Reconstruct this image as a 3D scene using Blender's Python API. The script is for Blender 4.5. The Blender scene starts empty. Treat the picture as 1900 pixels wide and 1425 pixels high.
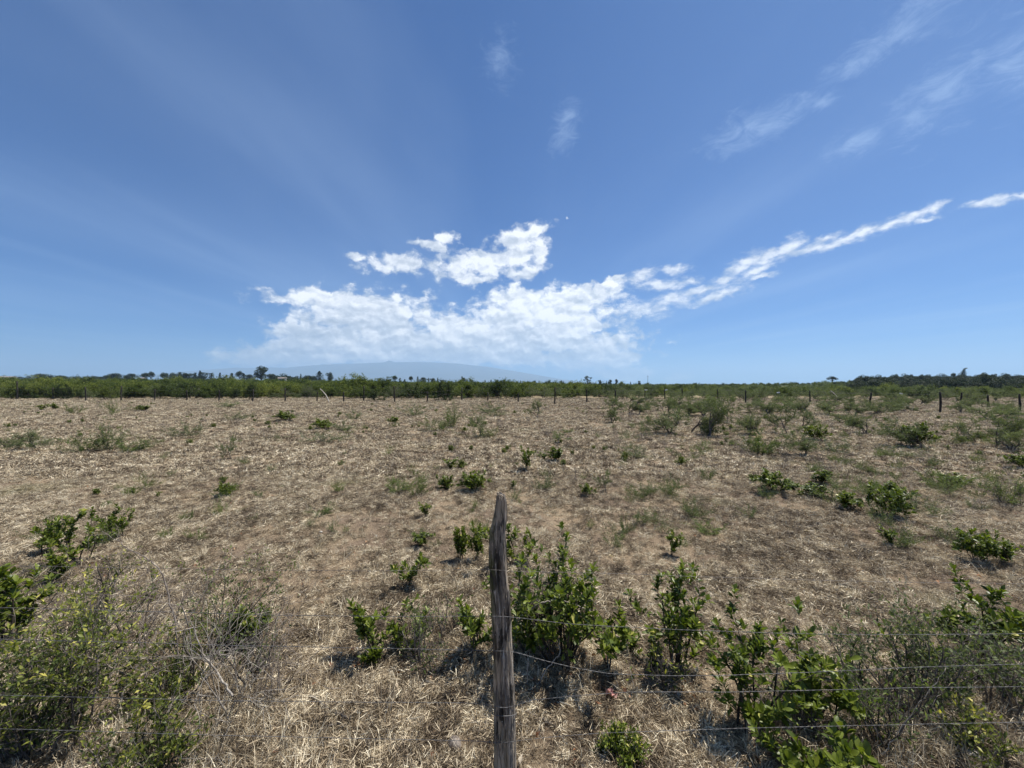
import bpy, math, random
import numpy as np
from mathutils import Vector, Matrix, Euler

SC = bpy.context.scene
COL = SC.collection
R = math.radians
F, CX, CY, H = 720.0, 950.0, 712.5, 1.7       # focal length in photo pixels, image centre, eye height

# ------------------------------------------------------------------ camera
cam = bpy.data.cameras.new('camera')
cam.sensor_width = 36.0
cam.lens = 36.0 * F / 1900.0
cam.clip_start = 0.05
cam.clip_end = 60000
camo = bpy.data.objects.new('camera', cam)
camo.location = (0, 0, H)
camo.rotation_euler = (R(90), 0, 0)
COL.objects.link(camo)
SC.camera = camo

# ------------------------------------------------------------------ sun, exposure
SUN_EL, SUN_AZ = 64.0, 58.0                    # degrees above horizon, degrees right of the view direction
SUN_STRENGTH, SKY_STRENGTH = 4.9, 0.056
sun = bpy.data.lights.new('sun', 'SUN')
sun.energy = SUN_STRENGTH
sun.angle = R(0.53)
sun.color = (1.0, 0.955, 0.89)
suno = bpy.data.objects.new('sun', sun)
sd = Vector((math.sin(R(SUN_AZ)) * math.cos(R(SUN_EL)), math.cos(R(SUN_AZ)) * math.cos(R(SUN_EL)), math.sin(R(SUN_EL))))
suno.rotation_euler = sd.to_track_quat('Z', 'Y').to_euler()
suno.location = (0, 0, 50)
COL.objects.link(suno)
SC.view_settings.view_transform = 'Standard'
SC.view_settings.look = 'None'
SC.view_settings.gamma = 1
SC.view_settings.use_curve_mapping = False
SC.view_settings.exposure = 0.68
SC.cycles.max_bounces = 6
SC.cycles.diffuse_bounces = 2
SC.cycles.transparent_max_bounces = 6
SC.cycles.volume_bounces = 1
SC.cycles.use_denoising = True
SC.cycles.denoiser = 'OPENIMAGEDENOISE'
SC.cycles.denoising_input_passes = 'RGB_ALBEDO_NORMAL'
SC.cycles.denoising_prefilter = 'ACCURATE'

# ------------------------------------------------------------------ node helper
class NT:
    def __init__(s, nt):
        s.nt = nt
    def n(s, t, **kw):
        nd = s.nt.nodes.new(t)
        for k, v in kw.items():
            setattr(nd, k, v)
        return nd
    def put(s, sock, v):
        if isinstance(v, bpy.types.NodeSocket):
            s.nt.links.new(v, sock)
        elif v is not None:
            sock.default_value = v
    def m(s, op, a, b=None, c=None, clamp=False):
        nd = s.n('ShaderNodeMath', operation=op)
        nd.use_clamp = clamp
        s.put(nd.inputs[0], a)
        if b is not None: s.put(nd.inputs[1], b)
        if c is not None: s.put(nd.inputs[2], c)
        return nd.outputs[0]
    def vec(s, x, y, z=0.0):
        nd = s.n('ShaderNodeCombineXYZ')
        for i, v in enumerate((x, y, z)): s.put(nd.inputs[i], v)
        return nd.outputs[0]
    def vm(s, op, a, b=None, sc=None):
        nd = s.n('ShaderNodeVectorMath', operation=op)
        s.put(nd.inputs[0], a)
        if b is not None: s.put(nd.inputs[1], b)
        if sc is not None: s.put(nd.inputs['Scale'], sc)
        return nd.outputs['Value'] if op in ('LENGTH', 'DOT_PRODUCT') else nd.outputs[0]
    def noise(s, v, scale=1.0, detail=4.0, rough=0.5, dist=0.0, col=False, lac=2.0):
        nd = s.n('ShaderNodeTexNoise')
        s.put(nd.inputs['Vector'], v)
        nd.inputs['Scale'].default_value = scale
        nd.inputs['Detail'].default_value = detail
        nd.inputs['Roughness'].default_value = rough
        nd.inputs['Lacunarity'].default_value = lac
        nd.inputs['Distortion'].default_value = dist
        return nd.outputs[1] if col else nd.outputs[0]
    def ss(s, v, a, b, lo=0.0, hi=1.0):
        nd = s.n('ShaderNodeMapRange', interpolation_type='SMOOTHSTEP')
        s.put(nd.inputs[0], v)
        s.put(nd.inputs[1], a); s.put(nd.inputs[2], b); s.put(nd.inputs[3], lo); s.put(nd.inputs[4], hi)
        return nd.outputs[0]
    def mix(s, f, a, b, mode='MIX'):
        nd = s.n('ShaderNodeMix', data_type='RGBA', blend_type=mode)
        s.put(nd.inputs[0], f); s.put(nd.inputs[6], a); s.put(nd.inputs[7], b)
        return nd.outputs[2]
    def ramp(s, f, stops):
        nd = s.n('ShaderNodeValToRGB')
        s.put(nd.inputs[0], f)
        e = nd.color_ramp.elements
        while len(e) < len(stops): e.new(0.5)
        for el, (p, c) in zip(e, stops):
            el.position = p
            el.color = (*c, 1)
        return nd.outputs[0]

# ------------------------------------------------------------------ world: daylight sky, clouds
world = bpy.data.worlds.new('World')
SC.world = world
world.use_nodes = True
wt = world.node_tree
wt.nodes.clear()
W = NT(wt)
sky = W.n('ShaderNodeTexSky', sky_type='NISHITA')
sky.sun_disc = False
sky.sun_elevation = R(SUN_EL)
sky.sun_rotation = R(SUN_AZ)
sky.altitude = 1900
sky.air_density = 1.0
sky.dust_density = 1.0
sky.ozone_density = 3.0
geo = W.n('ShaderNodeTexCoord')
sep = W.n('ShaderNodeSeparateXYZ')
wt.links.new(geo.outputs['Generated'], sep.inputs[0])
dx, dy, dz = sep.outputs
az = W.m('MULTIPLY', W.m('ARCTAN2', dx, dy), 57.29578)
el = W.m('MULTIPLY', W.m('ARCSINE', dz), 57.29578)
ae = W.vec(az, el, 0.0)

def px_dir(px, py):
    U, V = (px - CX) / F, (CY - py) / F
    return math.degrees(math.atan(U)), math.degrees(math.atan(V / math.hypot(1, U)))

def ellipse_field(lst, warp):
    """smallest normalised distance to a set of cloud puffs laid out in azimuth and elevation"""
    out = None
    for (px, py, rx, ry, rot) in lst:
        a0, e0 = px_dir(px, py)
        c, s_ = math.cos(R(rot)), -math.sin(R(rot))       # rot > 0 climbs to the right
        a1, e1 = px_dir(px + rx * c, py + rx * s_)
        a2, e2 = px_dir(px - rx * c, py - rx * s_)
        b1, f1 = px_dir(px - ry * s_, py + ry * c)
        b2, f2 = px_dir(px + ry * s_, py - ry * c)
        RX = math.hypot(a1 - a2, e1 - e2) / 2
        RY = math.hypot(b1 - b2, f1 - f2) / 2
        RT = math.atan2(e1 - e2, a1 - a2)
        mp = W.n('ShaderNodeMapping', vector_type='TEXTURE')
        W.put(mp.inputs['Vector'], warp)
        mp.inputs['Location'].default_value = (a0, e0, 0)
        mp.inputs['Rotation'].default_value = (0, 0, RT)
        mp.inputs['Scale'].default_value = (RX, RY, 1)
        d = W.vm('LENGTH', mp.outputs[0])
        out = d if out is None else W.m('SMOOTH_MIN', out, d, 0.22)
    return out

n_w = W.noise(ae, 0.16, 4, 0.55, col=True)
n_w2 = W.noise(ae, 0.6, 4, 0.6, col=True)
warp = W.vm('ADD', ae, W.vm('SCALE', W.vm('SUBTRACT', n_w, (0.5, 0.5, 0.5)), sc=4.2))
warp = W.vm('ADD', warp, W.vm('MULTIPLY', W.vm('SUBTRACT', n_w2, (0.5, 0.5, 0.5)), (2.6, 1.9, 0)))
warp = W.vm('MULTIPLY', warp, (1, 1, 0))

BIG = [(690,590,125,48,0),(620,557,105,20,-3),(600,625,88,33,0),(740,640,150,38,0),(545,606,42,13,0),(500,661,78,19,0),(560,640,60,18,0),
       (600,662,120,18,0),(1000,578,130,40,5),(1070,545,92,19,8),(960,552,42,22,0),(1050,592,105,25,0),(960,632,190,38,0),
       (1080,642,80,20,0),(1145,632,32,9,10),(850,618,80,33,0),(1090,672,60,17,0),(890,664,240,14,0),(1120,525,34,8,10),(1120,660,70,26,0),(1150,690,50,14,0),(640,655,150,26,0)]
UP = [(735,489,56,17,0),(850,497,50,25,0),(905,487,70,28,12),(965,470,46,36,25),(990,430,30,13,25),(955,442,30,18,10),
      (805,456,36,8,-15),(828,443,20,10,0),(660,478,14,9,0),(880,519,38,9,0),(975,505,36,11,15),(1001,470,13,34,0)]
STR = [(1190,510,26,12,20),(1230,528,42,10,0),(1255,500,24,8,8),(1282,520,18,8,0),(1190,575,48,15,0),(1250,555,40,14,10),
       (1152,550,18,6,10),(1330,550,58,10,18),(1378,493,42,14,32),(1345,520,30,8,15),(1425,478,42,11,30),(1400,505,40,9,25),(1300,540,40,9,15),(1418,512,26,5,15),(1465,458,32,15,35),(1555,450,60,9,20),
       (1500,463,48,9,14),(1532,441,28,6,20),(1578,435,36,7,25),(1612,428,26,6,25),(1645,420,40,9,22),(1600,432,50,8,22),(1688,405,46,9,26),
       (1735,385,24,7,30),(1715,408,22,5,15),(1850,370,62,7,13),(1900,358,40,6,12),(1195,700,25,8,20),(1255,702,25,9,10),
       (1052,404,3,2.5,0)]
d1 = ellipse_field(BIG, warp)
warpS = W.vm('ADD', ae, W.vm('MULTIPLY', W.vm('SUBTRACT', n_w2, (0.5, 0.5, 0.5)), (2.2, 1.5, 0)))
warpS = W.vm('MULTIPLY', warpS, (1, 1, 0))
d2 = ellipse_field(UP, warpS)
d3 = ellipse_field(STR, warpS)
stv = W.n('ShaderNodeMapping', vector_type='POINT')
W.put(stv.inputs['Vector'], ae)
stv.inputs['Rotation'].default_value = (0, 0, R(-22))
stv.inputs['Scale'].default_value = (0.7, 1.5, 1)
fine = W.noise(stv.outputs[0], 0.9, 7, 0.62)
def billow(v, sc, det, rough=0.55):
    nd = W.n('ShaderNodeTexVoronoi', voronoi_dimensions='2D', feature='SMOOTH_F1')
    W.put(nd.inputs['Vector'], v)
    nd.inputs['Scale'].default_value = sc
    nd.inputs['Detail'].default_value = det
    nd.inputs['Roughness'].default_value = rough
    nd.inputs['Smoothness'].default_value = 0.35
    nd.normalize = True
    return W.m('SUBTRACT', 1.0, nd.outputs['Distance'])
bv = W.vm('ADD', W.vec(az, W.m('MULTIPLY', el, 1.5)), W.vm('SCALE', W.vm('SUBTRACT', n_w2, (0.5, 0.5, 0.5)), sc=1.6))
fb = W.noise(bv, 0.5, 8, 0.62)
fine2 = W.m('ADD', W.m('MULTIPLY', W.m('SUBTRACT', billow(bv, 0.42, 4.0), 0.62), 0.9), W.m('MULTIPLY', fb, 0.75))
fine2 = W.m('ADD', fine2, 0.125)
def dens(d, nz, amp, w, lo=-0.2):
    return W.ss(W.m('ADD', W.m('SUBTRACT', 1.0, d), W.m('MULTIPLY', W.m('SUBTRACT', nz, 0.5), amp)), lo, w)
a1 = dens(d1, fine2, 1.9, 0.48, -0.24)
a2 = dens(d2, fine2, 2.4, 0.70, -0.25)
a3 = dens(d3, fine, 2.6, 0.95, -0.55)
alpha = W.m('MAXIMUM', a1, W.m('MAXIMUM', W.m('MULTIPLY', a2, 0.93), W.m('MULTIPLY', a3, 0.85)))
# relief shading painted into cloud colour: billows compared with themselves a little higher up
bill = W.vec(az, W.m('MULTIPLY', el, 1.6))
bill_up = W.vec(W.m('ADD', az, 0.35), W.m('MULTIPLY', W.m('ADD', el, 0.55), 1.6))
def puffs(v):
    v = W.vm('ADD', v, W.vm('SCALE', W.vm('SUBTRACT', n_w2, (0.5, 0.5, 0.5)), sc=2.0))
    return W.m('ADD', W.m('MULTIPLY', billow(v, 0.30, 3.0, 0.5), 0.8), W.m('MULTIPLY', W.noise(v, 0.5, 5, 0.55), 0.5))
relief = W.m('MULTIPLY', W.m('SUBTRACT', puffs(bill), puffs(bill_up)), 2.1)
lowg = W.ss(el, 11.5, 4.0, 0.0, 0.34)
broad = W.ss(W.noise(bill, 0.12, 3, 0.5), 0.40, 0.62, 0.0, 0.34)
lit = W.m('SUBTRACT', W.m('ADD', 0.98, relief), W.m('ADD', lowg, broad), clamp=True)
lit = W.m('MULTIPLY', lit, W.m('ADD', 0.55, W.m('MULTIPLY', alpha, 0.45)))
cloudc = W.ramp(lit, [(0.0, (5.2, 6.0, 7.2)), (0.45, (7.6, 8.3, 9.3)), (0.75, (10.6, 11.0, 11.6)), (1.0, (13.5, 13.6, 13.6))])

# cirrus veils: a flat layer high above, streaks along one wind direction
zc = W.m('MAXIMUM', dz, 0.03)
pl = W.vec(W.m('DIVIDE', dx, zc), W.m('DIVIDE', dy, zc))
cm = W.n('ShaderNodeMapping', vector_type='POINT')
W.put(cm.inputs['Vector'], pl)
cm.inputs['Rotation'].default_value = (0, 0, R(14))
cm.inputs['Scale'].default_value = (0.85, 0.16, 1)
cir = W.noise(cm.outputs[0], 1.15, 6, 0.5, 0.35)
cm2 = W.n('ShaderNodeMapping', vector_type='POINT')
W.put(cm2.inputs['Vector'], pl)
cm2.inputs['Rotation'].default_value = (0, 0, R(10))
cm2.inputs['Scale'].default_value = (0.5, 0.2, 1)
cir2 = W.noise(cm2.outputs[0], 0.8, 3, 0.5)
veil = W.m('MULTIPLY', W.ss(cir, 0.43, 0.72), 0.12)
veil = W.m('ADD', veil, W.m('MULTIPLY', W.ss(cir2, 0.42, 0.72), 0.11))
rightw = W.ss(az, -20.0, 55.0, 0.0, 0.09)
veil = W.m('ADD', veil, W.m('MULTIPLY', rightw, W.ss(el, 3.0, 24.0)))
PUFF = [(1750,175,120,50,40),(1700,200,50,40,30),(1575,268,70,22,18),(925,110,36,40,-50),(935,75,20,12,-50),(1690,60,220,40,30),(1050,230,22,60,-30),(1530,190,30,14,30),(1880,120,80,60,30),(1400,230,120,30,20)]
d4 = ellipse_field(PUFF, warpS)
fiw = W.m('ADD', W.m('MULTIPLY', W.noise(cm.outputs[0], 3.2, 7, 0.62, 0.6), 0.5), W.m('MULTIPLY', W.noise(stv.outputs[0], 0.42, 9, 0.68, 1.0), 0.5))
fia = W.noise(stv.outputs[0], 0.28, 6, 0.6, 0.4)
veil = W.m('ADD', veil, W.m('MULTIPLY', W.ss(W.m('ADD', W.m('SUBTRACT', 1.2, d4), W.m('MULTIPLY', W.m('SUBTRACT', fiw, 0.5), 8.0)), -0.2, 2.4), 0.42))
veil = W.m('MULTIPLY', veil, W.ss(dz, 0.0, 0.12), clamp=True)
skyc = W.mix(1.0, sky.outputs[0], (0.28, 0.67, 1.14, 1), 'MULTIPLY')
skyc = W.mix(veil, skyc, (5.8, 7.8, 11.0, 1))
skyc = W.mix(W.m('MULTIPLY', alpha, W.ss(dz, -0.01, 0.01)), skyc, cloudc)
bg = W.n('ShaderNodeBackground')
bg.inputs['Strength'].default_value = SKY_STRENGTH
W.put(bg.inputs['Color'], skyc)
wo = W.n('ShaderNodeOutputWorld')
wt.links.new(bg.outputs[0], wo.inputs[0])
world.cycles.sampling_method = 'MANUAL'
world.cycles.sample_map_resolution = 512

# ------------------------------------------------------------------ numpy noise and the terrain
def _h(ix, iy, seed):
    v = (ix.astype(np.int64) * 374761393 + iy.astype(np.int64) * 668265263 + seed * 1442695041) & 0xffffffff
    v = ((v ^ (v >> 13)) * 1274126177) & 0xffffffff
    v = v ^ (v >> 16)
    return (v & 0xffff) / 65535.0
def vnoise(x, y, seed=0):
    x = np.asarray(x, float); y = np.asarray(y, float)
    ix, iy = np.floor(x), np.floor(y)
    fx, fy = x - ix, y - iy
    fx = fx * fx * (3 - 2 * fx); fy = fy * fy * (3 - 2 * fy)
    a, b = _h(ix, iy, seed), _h(ix + 1, iy, seed)
    c, d = _h(ix, iy + 1, seed), _h(ix + 1, iy + 1, seed)
    return a + (b - a) * fx + (c - a) * fy + (a - b - c + d) * fx * fy
def fbm(x, y, octv=4, seed=0):
    s, a, t = 0, 1.0, 0
    for i in range(octv):
        s = s + a * vnoise(x * 2 ** i + i * 17.3, y * 2 ** i - i * 9.1, seed + i)
        t += a; a *= 0.5
    return s / t
def sst(v, a, b):
    t = np.clip((v - a) / (b - a), 0, 1)
    return t * t * (3 - 2 * t)
def terrain(x, y):
    x = np.asarray(x, float); y = np.asarray(y, float)
    r = np.hypot(x, y)
    azd = np.degrees(np.arctan2(x, y))
    front = (np.abs(azd) < 90)
    z = 1.2 * sst(r, 70, 260) * sst(-azd, 0, 38) * front * (1 - sst(r, 900, 2500))
    z = z + 2.3 * np.exp(-(((x - 175) / 62) ** 2 + ((y - 165) / 45) ** 2))
    z = z + 1.0 * np.exp(-(((x - 235) / 60) ** 2 + ((y - 165) / 45) ** 2))
    z = z + 0.5 * (fbm(x / 60, y / 60, 3, 5) - 0.5) * sst(r, 30, 120) * (1 - sst(r, 3000, 6000))
    near = 1 - sst(r, 25, 45)
    z = z + (0.085 * (fbm(x / 0.38, y / 0.30, 3, 11) - 0.5) + 0.05 * (fbm(x / 1.7, y / 1.7, 2, 21) - 0.5)) * near
    return z
def at(px, py, depth=None):
    """world point on the ground seen at a photo pixel, or at a given depth in that column"""
    y = H * F / (py - CY) if depth is None else depth
    return ((px - CX) / F * y, y)

# ------------------------------------------------------------------ mesh builder
class MB:
    def __init__(s):
        s.v, s.t, s.c, s.n = [], [], [], 0
    def add(s, v, t, c=0.5):
        v = np.asarray(v, float).reshape(-1, 3)
        t = np.asarray(t, int).reshape(-1, 3)
        s.v.append(v); s.t.append(t + s.n)
        s.c.append(np.broadcast_to(np.asarray(c, float), (len(v),)).copy())
        s.n += len(v)
    def tube(s, P, rad, k=5, c=0.5, cap=True):
        P = np.asarray(P, float); n = len(P)
        rad = np.broadcast_to(np.asarray(rad, float), (n,))
        T = np.gradient(P, axis=0)
        T /= np.linalg.norm(T, axis=1, keepdims=True) + 1e-9
        ref = np.array([0.31, 0.17, 0.93]) if abs(T[0][2]) < 0.8 else np.array([0.9, 0.3, 0.1])
        A = np.cross(T, ref); A /= np.linalg.norm(A, axis=1, keepdims=True) + 1e-9
        B = np.cross(T, A)
        th = np.arange(k) * 2 * math.pi / k
        V = P[:, None] + rad[:, None, None] * (np.cos(th)[None, :, None] * A[:, None] + np.sin(th)[None, :, None] * B[:, None])
        i = np.arange(n - 1)[:, None] * k; j = np.arange(k)[None]; j2 = (j + 1) % k
        q = np.stack([i + j, i + j2, i + k + j2, i + k + j], -1).reshape(-1, 4)
        tris = np.concatenate([q[:, [0, 1, 2]], q[:, [0, 2, 3]]])
        if cap:
            m = (n - 1) * k
            tris = np.concatenate([tris, np.array([[m, m + a, m + a + 1] for a in range(1, k - 1)])])
        s.add(V.reshape(-1, 3), tris, c)
    def leaves(s, P, D, N, L, Wd, c, fold=0.25, wide=0.6, curl=0.15):
        """leaf blades: 5 points, 4 triangles each"""
        P = np.asarray(P, float); m = len(P)
        D = D / (np.linalg.norm(D, axis=1, keepdims=True) + 1e-9)
        S = np.cross(D, N); S /= np.linalg.norm(S, axis=1, keepdims=True) + 1e-9
        N = np.cross(S, D)
        L = np.broadcast_to(L, (m,))[:, None]; Wd = np.broadcast_to(Wd, (m,))[:, None]
        a = P
        l = P + D * L * wide - S * Wd / 2 + N * Wd * fold
        r = P + D * L * wide + S * Wd / 2 + N * Wd * fold
        mid = P + D * L * (wide - 0.05)
        tip = P + D * L - N * L * curl
        V = np.stack([a, l, mid, r, tip], 1).reshape(-1, 3)
        b = (np.arange(m) * 5)[:, None, None]
        t = np.array([[0, 2, 1], [0, 3, 2], [1, 2, 4], [2, 3, 4]])[None]
        s.add(V, (b + t).reshape(-1, 3), np.repeat(np.broadcast_to(c, (m,)), 5))
    def chips(s, P, D, N, L, Wd, c):
        """tiny leaflets: diamonds of 2 triangles"""
        P = np.asarray(P, float); m = len(P)
        D = D / (np.linalg.norm(D, axis=1, keepdims=True) + 1e-9)
        S = np.cross(D, N); S /= np.linalg.norm(S, axis=1, keepdims=True) + 1e-9
        L = np.broadcast_to(L, (m,))[:, None]; Wd = np.broadcast_to(Wd, (m,))[:, None]
        V = np.stack([P, P + D * L * .5 - S * Wd / 2, P + D * L, P + D * L * .5 + S * Wd / 2], 1).reshape(-1, 3)
        b = (np.arange(m) * 4)[:, None, None]
        s.add(V, (b + np.array([[0, 3, 1], [1, 3, 2]])[None]).reshape(-1, 3), np.repeat(np.broadcast_to(c, (m,)), 4))
    def blades(s, P, D, N, L, Wd, c, bend):
        """grass blades: 3 segments, bending towards N"""
        P = np.asarray(P, float); m = len(P)
        D = D / (np.linalg.norm(D, axis=1, keepdims=True) + 1e-9)
        S = np.cross(D, N); S /= np.linalg.norm(S, axis=1, keepdims=True) + 1e-9
        N = np.cross(S, D)
        L = np.broadcast_to(L, (m,))[:, None]; Wd = np.broadcast_to(Wd, (m,))[:, None]; bd = np.broadcast_to(bend, (m,))[:, None]
        p1 = P + D * L * .36 + N * L * bd * .12
        p2 = P + D * L * .68 + N * L * bd * .42
        p3 = P + D * L * .9 + N * L * bd * .9
        V = np.stack([P - S * Wd / 2, P + S * Wd / 2, p1 - S * Wd / 2, p1 + S * Wd / 2, p2 - S * Wd * .35, p2 + S * Wd * .35, p3], 1).reshape(-1, 3)
        b = (np.arange(m) * 7)[:, None, None]
        t = np.array([[0, 1, 3], [0, 3, 2], [2, 3, 5], [2, 5, 4], [4, 5, 6]])[None]
        s.add(V, (b + t).reshape(-1, 3), np.repeat(np.broadcast_to(c, (m,)), 7))
    def mesh(s, name, mat, smooth=True):
        V = np.concatenate(s.v); T = np.concatenate(s.t); C = np.concatenate(s.c)
        me = bpy.data.meshes.new(name)
        me.vertices.add(len(V)); me.vertices.foreach_set('co', V.ravel())
        me.loops.add(T.size); me.loops.foreach_set('vertex_index', T.ravel().astype(np.int32))
        me.polygons.add(len(T))
        me.polygons.foreach_set('loop_start', np.arange(0, T.size, 3, dtype=np.int32))
        me.polygons.foreach_set('use_smooth', np.full(len(T), smooth))
        at_ = me.attributes.new('tint', 'FLOAT', 'POINT')
        at_.data.foreach_set('value', C.astype(np.float32))
        me.update()
        me.validate()
        me.materials.append(mat)
        return me
def link(name, me, parent=None, **props):
    o = bpy.data.objects.new(name, me)
    COL.objects.link(o)
    if parent is not None: o.parent = parent
    for k, v in props.items(): o[k] = v
    return o
def thing(name, label, cat, loc, rz=0.0, group=None, sc=1.0):
    o = bpy.data.objects.new(name, None)
    COL.objects.link(o)
    o.empty_display_size = 0.1
    o.location = loc; o.rotation_euler = (0, 0, rz)
    o.scale = sc if isinstance(sc, tuple) else (sc, sc, sc)
    o['label'] = label; o['category'] = cat
    if group: o['group'] = group
    return o
def dirs(rng, n, up=0.0, spread=1.0):
    v = rng.normal(size=(n, 3)) * spread
    v[:, 2] += up
    return v / (np.linalg.norm(v, axis=1, keepdims=True) + 1e-9)

# ------------------------------------------------------------------ materials
def leafmat(name, stops, rough=0.45, spec=0.4, trans=0.35, vary=0.25, bump=False):
    m = bpy.data.materials.new(name); m.use_nodes = True
    m.node_tree.nodes.clear(); N = NT(m.node_tree)
    a = N.n('ShaderNodeAttribute', attribute_name='tint').outputs['Fac']
    oi = N.n('ShaderNodeObjectInfo').outputs['Random']
    ge = N.n('ShaderNodeNewGeometry')
    f = N.m('ADD', a, N.m('MULTIPLY', N.m('SUBTRACT', oi, 0.5), vary), clamp=True)
    c = N.ramp(f, stops)
    nz = N.noise(ge.outputs['Position'], 34.0, 3, 0.6)
    c = N.mix(N.ss(nz, 0.35, 0.7, 0.0, 0.35), c, N.mix(1.0, c, (0.62, 0.66, 0.6, 1), 'MULTIPLY'))
    p = N.n('ShaderNodeBsdfPrincipled')
    N.put(p.inputs['Base Color'], c)
    p.inputs['Roughness'].default_value = rough
    p.inputs['Specular IOR Level'].default_value = spec
    tr = N.n('ShaderNodeBsdfTranslucent')
    N.put(tr.inputs['Color'], N.mix(1.0, c, (1.25, 1.35, 0.55, 1), 'MULTIPLY'))
    mx = N.n('ShaderNodeMixShader'); mx.inputs[0].default_value = trans
    N.nt.links.new(p.outputs[0], mx.inputs[1]); N.nt.links.new(tr.outputs[0], mx.inputs[2])
    o = N.n('ShaderNodeOutputMaterial'); N.nt.links.new(mx.outputs[0], o.inputs[0])
    return m
def barkmat(name, c0, c1, scale=40.0, stretch=0.15):
    m = bpy.data.materials.new(name); m.use_nodes = True
    m.node_tree.nodes.clear(); N = NT(m.node_tree)
    tc = N.n('ShaderNodeTexCoord').outputs['Object']
    v = N.vm('MULTIPLY', tc, (1, 1, stretch))
    n1 = N.noise(v, scale, 5, 0.65)
    c = N.mix(N.ss(n1, 0.38, 0.62), (*c0, 1), (*c1, 1))
    p = N.n('ShaderNodeBsdfPrincipled'); p.inputs['Roughness'].default_value = 0.85
    p.inputs['Specular IOR Level'].default_value = 0.2
    N.put(p.inputs['Base Color'], c)
    b = N.n('ShaderNodeBump'); b.inputs['Strength'].default_value = 0.5; b.inputs['Distance'].default_value = 0.01
    N.put(b.inputs['Height'], n1); N.nt.links.new(b.outputs[0], p.inputs['Normal'])
    o = N.n('ShaderNodeOutputMaterial'); N.nt.links.new(p.outputs[0], o.inputs[0])
    return m
def plain(name, c, rough=0.7, metal=0.0, vary=0.3, scale=20.0):
    m = bpy.data.materials.new(name); m.use_nodes = True
    m.node_tree.nodes.clear(); N = NT(m.node_tree)
    tc = N.n('ShaderNodeTexCoord').outputs['Object']
    n1 = N.noise(tc, scale, 4, 0.6)
    cc = N.mix(N.ss(n1, 0.35, 0.7, 0.0, 1.0), (*c, 1), (*[x * (1 - vary) for x in c], 1))
    p = N.n('ShaderNodeBsdfPrincipled'); p.inputs['Roughness'].default_value = rough; p.inputs['Metallic'].default_value = metal
    N.put(p.inputs['Base Color'], cc)
    o = N.n('ShaderNodeOutputMaterial'); N.nt.links.new(p.outputs[0], o.inputs[0])
    return m
M = {}
M['broad'] = leafmat('glossy green leaf', [(0, (.022, .040, .008)), (.42, (.075, .105, .014)), (.75, (.17, .205, .026)), (.93, (.20, .24, .04)), (1, (.55, .50, .14))], 0.42, 0.32, 0.3, 0.12)
M['yellowg'] = leafmat('yellow green leaf', [(0, (.035, .050, .012)), (.45, (.115, .14, .026)), (.8, (.29, .30, .055)), (1, (.58, .50, .12))], 0.5, 0.4, 0.35)
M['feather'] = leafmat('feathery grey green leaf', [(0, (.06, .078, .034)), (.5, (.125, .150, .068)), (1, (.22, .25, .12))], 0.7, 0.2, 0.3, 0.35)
M['clump'] = leafmat('low green leaf', [(0, (.06, .085, .026)), (.5, (.12, .155, .05)), (1, (.22, .25, .09))], 0.7, 0.2, 0.35, 0.35)
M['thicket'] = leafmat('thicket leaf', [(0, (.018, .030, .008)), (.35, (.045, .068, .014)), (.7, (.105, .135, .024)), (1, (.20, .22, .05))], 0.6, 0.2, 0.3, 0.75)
M['tree'] = leafmat('tree leaf', [(0, (.014, .024, .012)), (.5, (.030, .045, .020)), (1, (.060, .078, .030))], 0.6, 0.25, 0.2, 0.4)
M['bark'] = barkmat('grey bark', (.05, .042, .035), (.16, .14, .12))
M['darkbark'] = barkmat('dark bark', (.028, .022, .018), (.085, .068, .055))
M['twig'] = barkmat('dry twig', (.10, .08, .065), (.27, .23, .19))
M['paletwig'] = barkmat('pale dead twig', (.19, .165, .135), (.38, .34, .285))
M['stone'] = plain('pale stone', (.45, .42, .37), 0.9)
M['steel'] = plain('galvanised wire', (.17, .165, .16), 0.65, 0.3, 0.6, 25)
M['oldwire'] = plain('dull old wire', (.22, .20, .18), 0.6, 0.6, 0.4, 60)
M['farpost'] = barkmat('weathered dark post', (.018, .015, .013), (.05, .044, .038), 12)
M['palepole'] = barkmat('pale weathered pole', (.30, .26, .21), (.46, .42, .35), 12)
M['white'] = plain('white plate', (.78, .78, .76), 0.5, 0, 0.1)
M['roof'] = plain('faded roof sheet', (.34, .28, .25), 0.5, 0.2, 0.3, 2)
M['whitewall'] = plain('pale wall', (.62, .58, .52), 0.8, 0, 0.2, 2)
M['window'] = plain('dark window', (.03, .035, .04), 0.2)
M['pink'] = leafmat('pink wilted petal', [(0, (.50, .22, .20)), (1, (.72, .45, .42))], 0.5, 0.4, 0.2)
M['litter'] = leafmat('leaf litter', [(0, (.10, .045, .025)), (.4, (.30, .14, .07)), (.75, (.50, .38, .24)), (1, (.62, .58, .50))], 0.7, 0.2, 0.15, 0.4)

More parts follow.
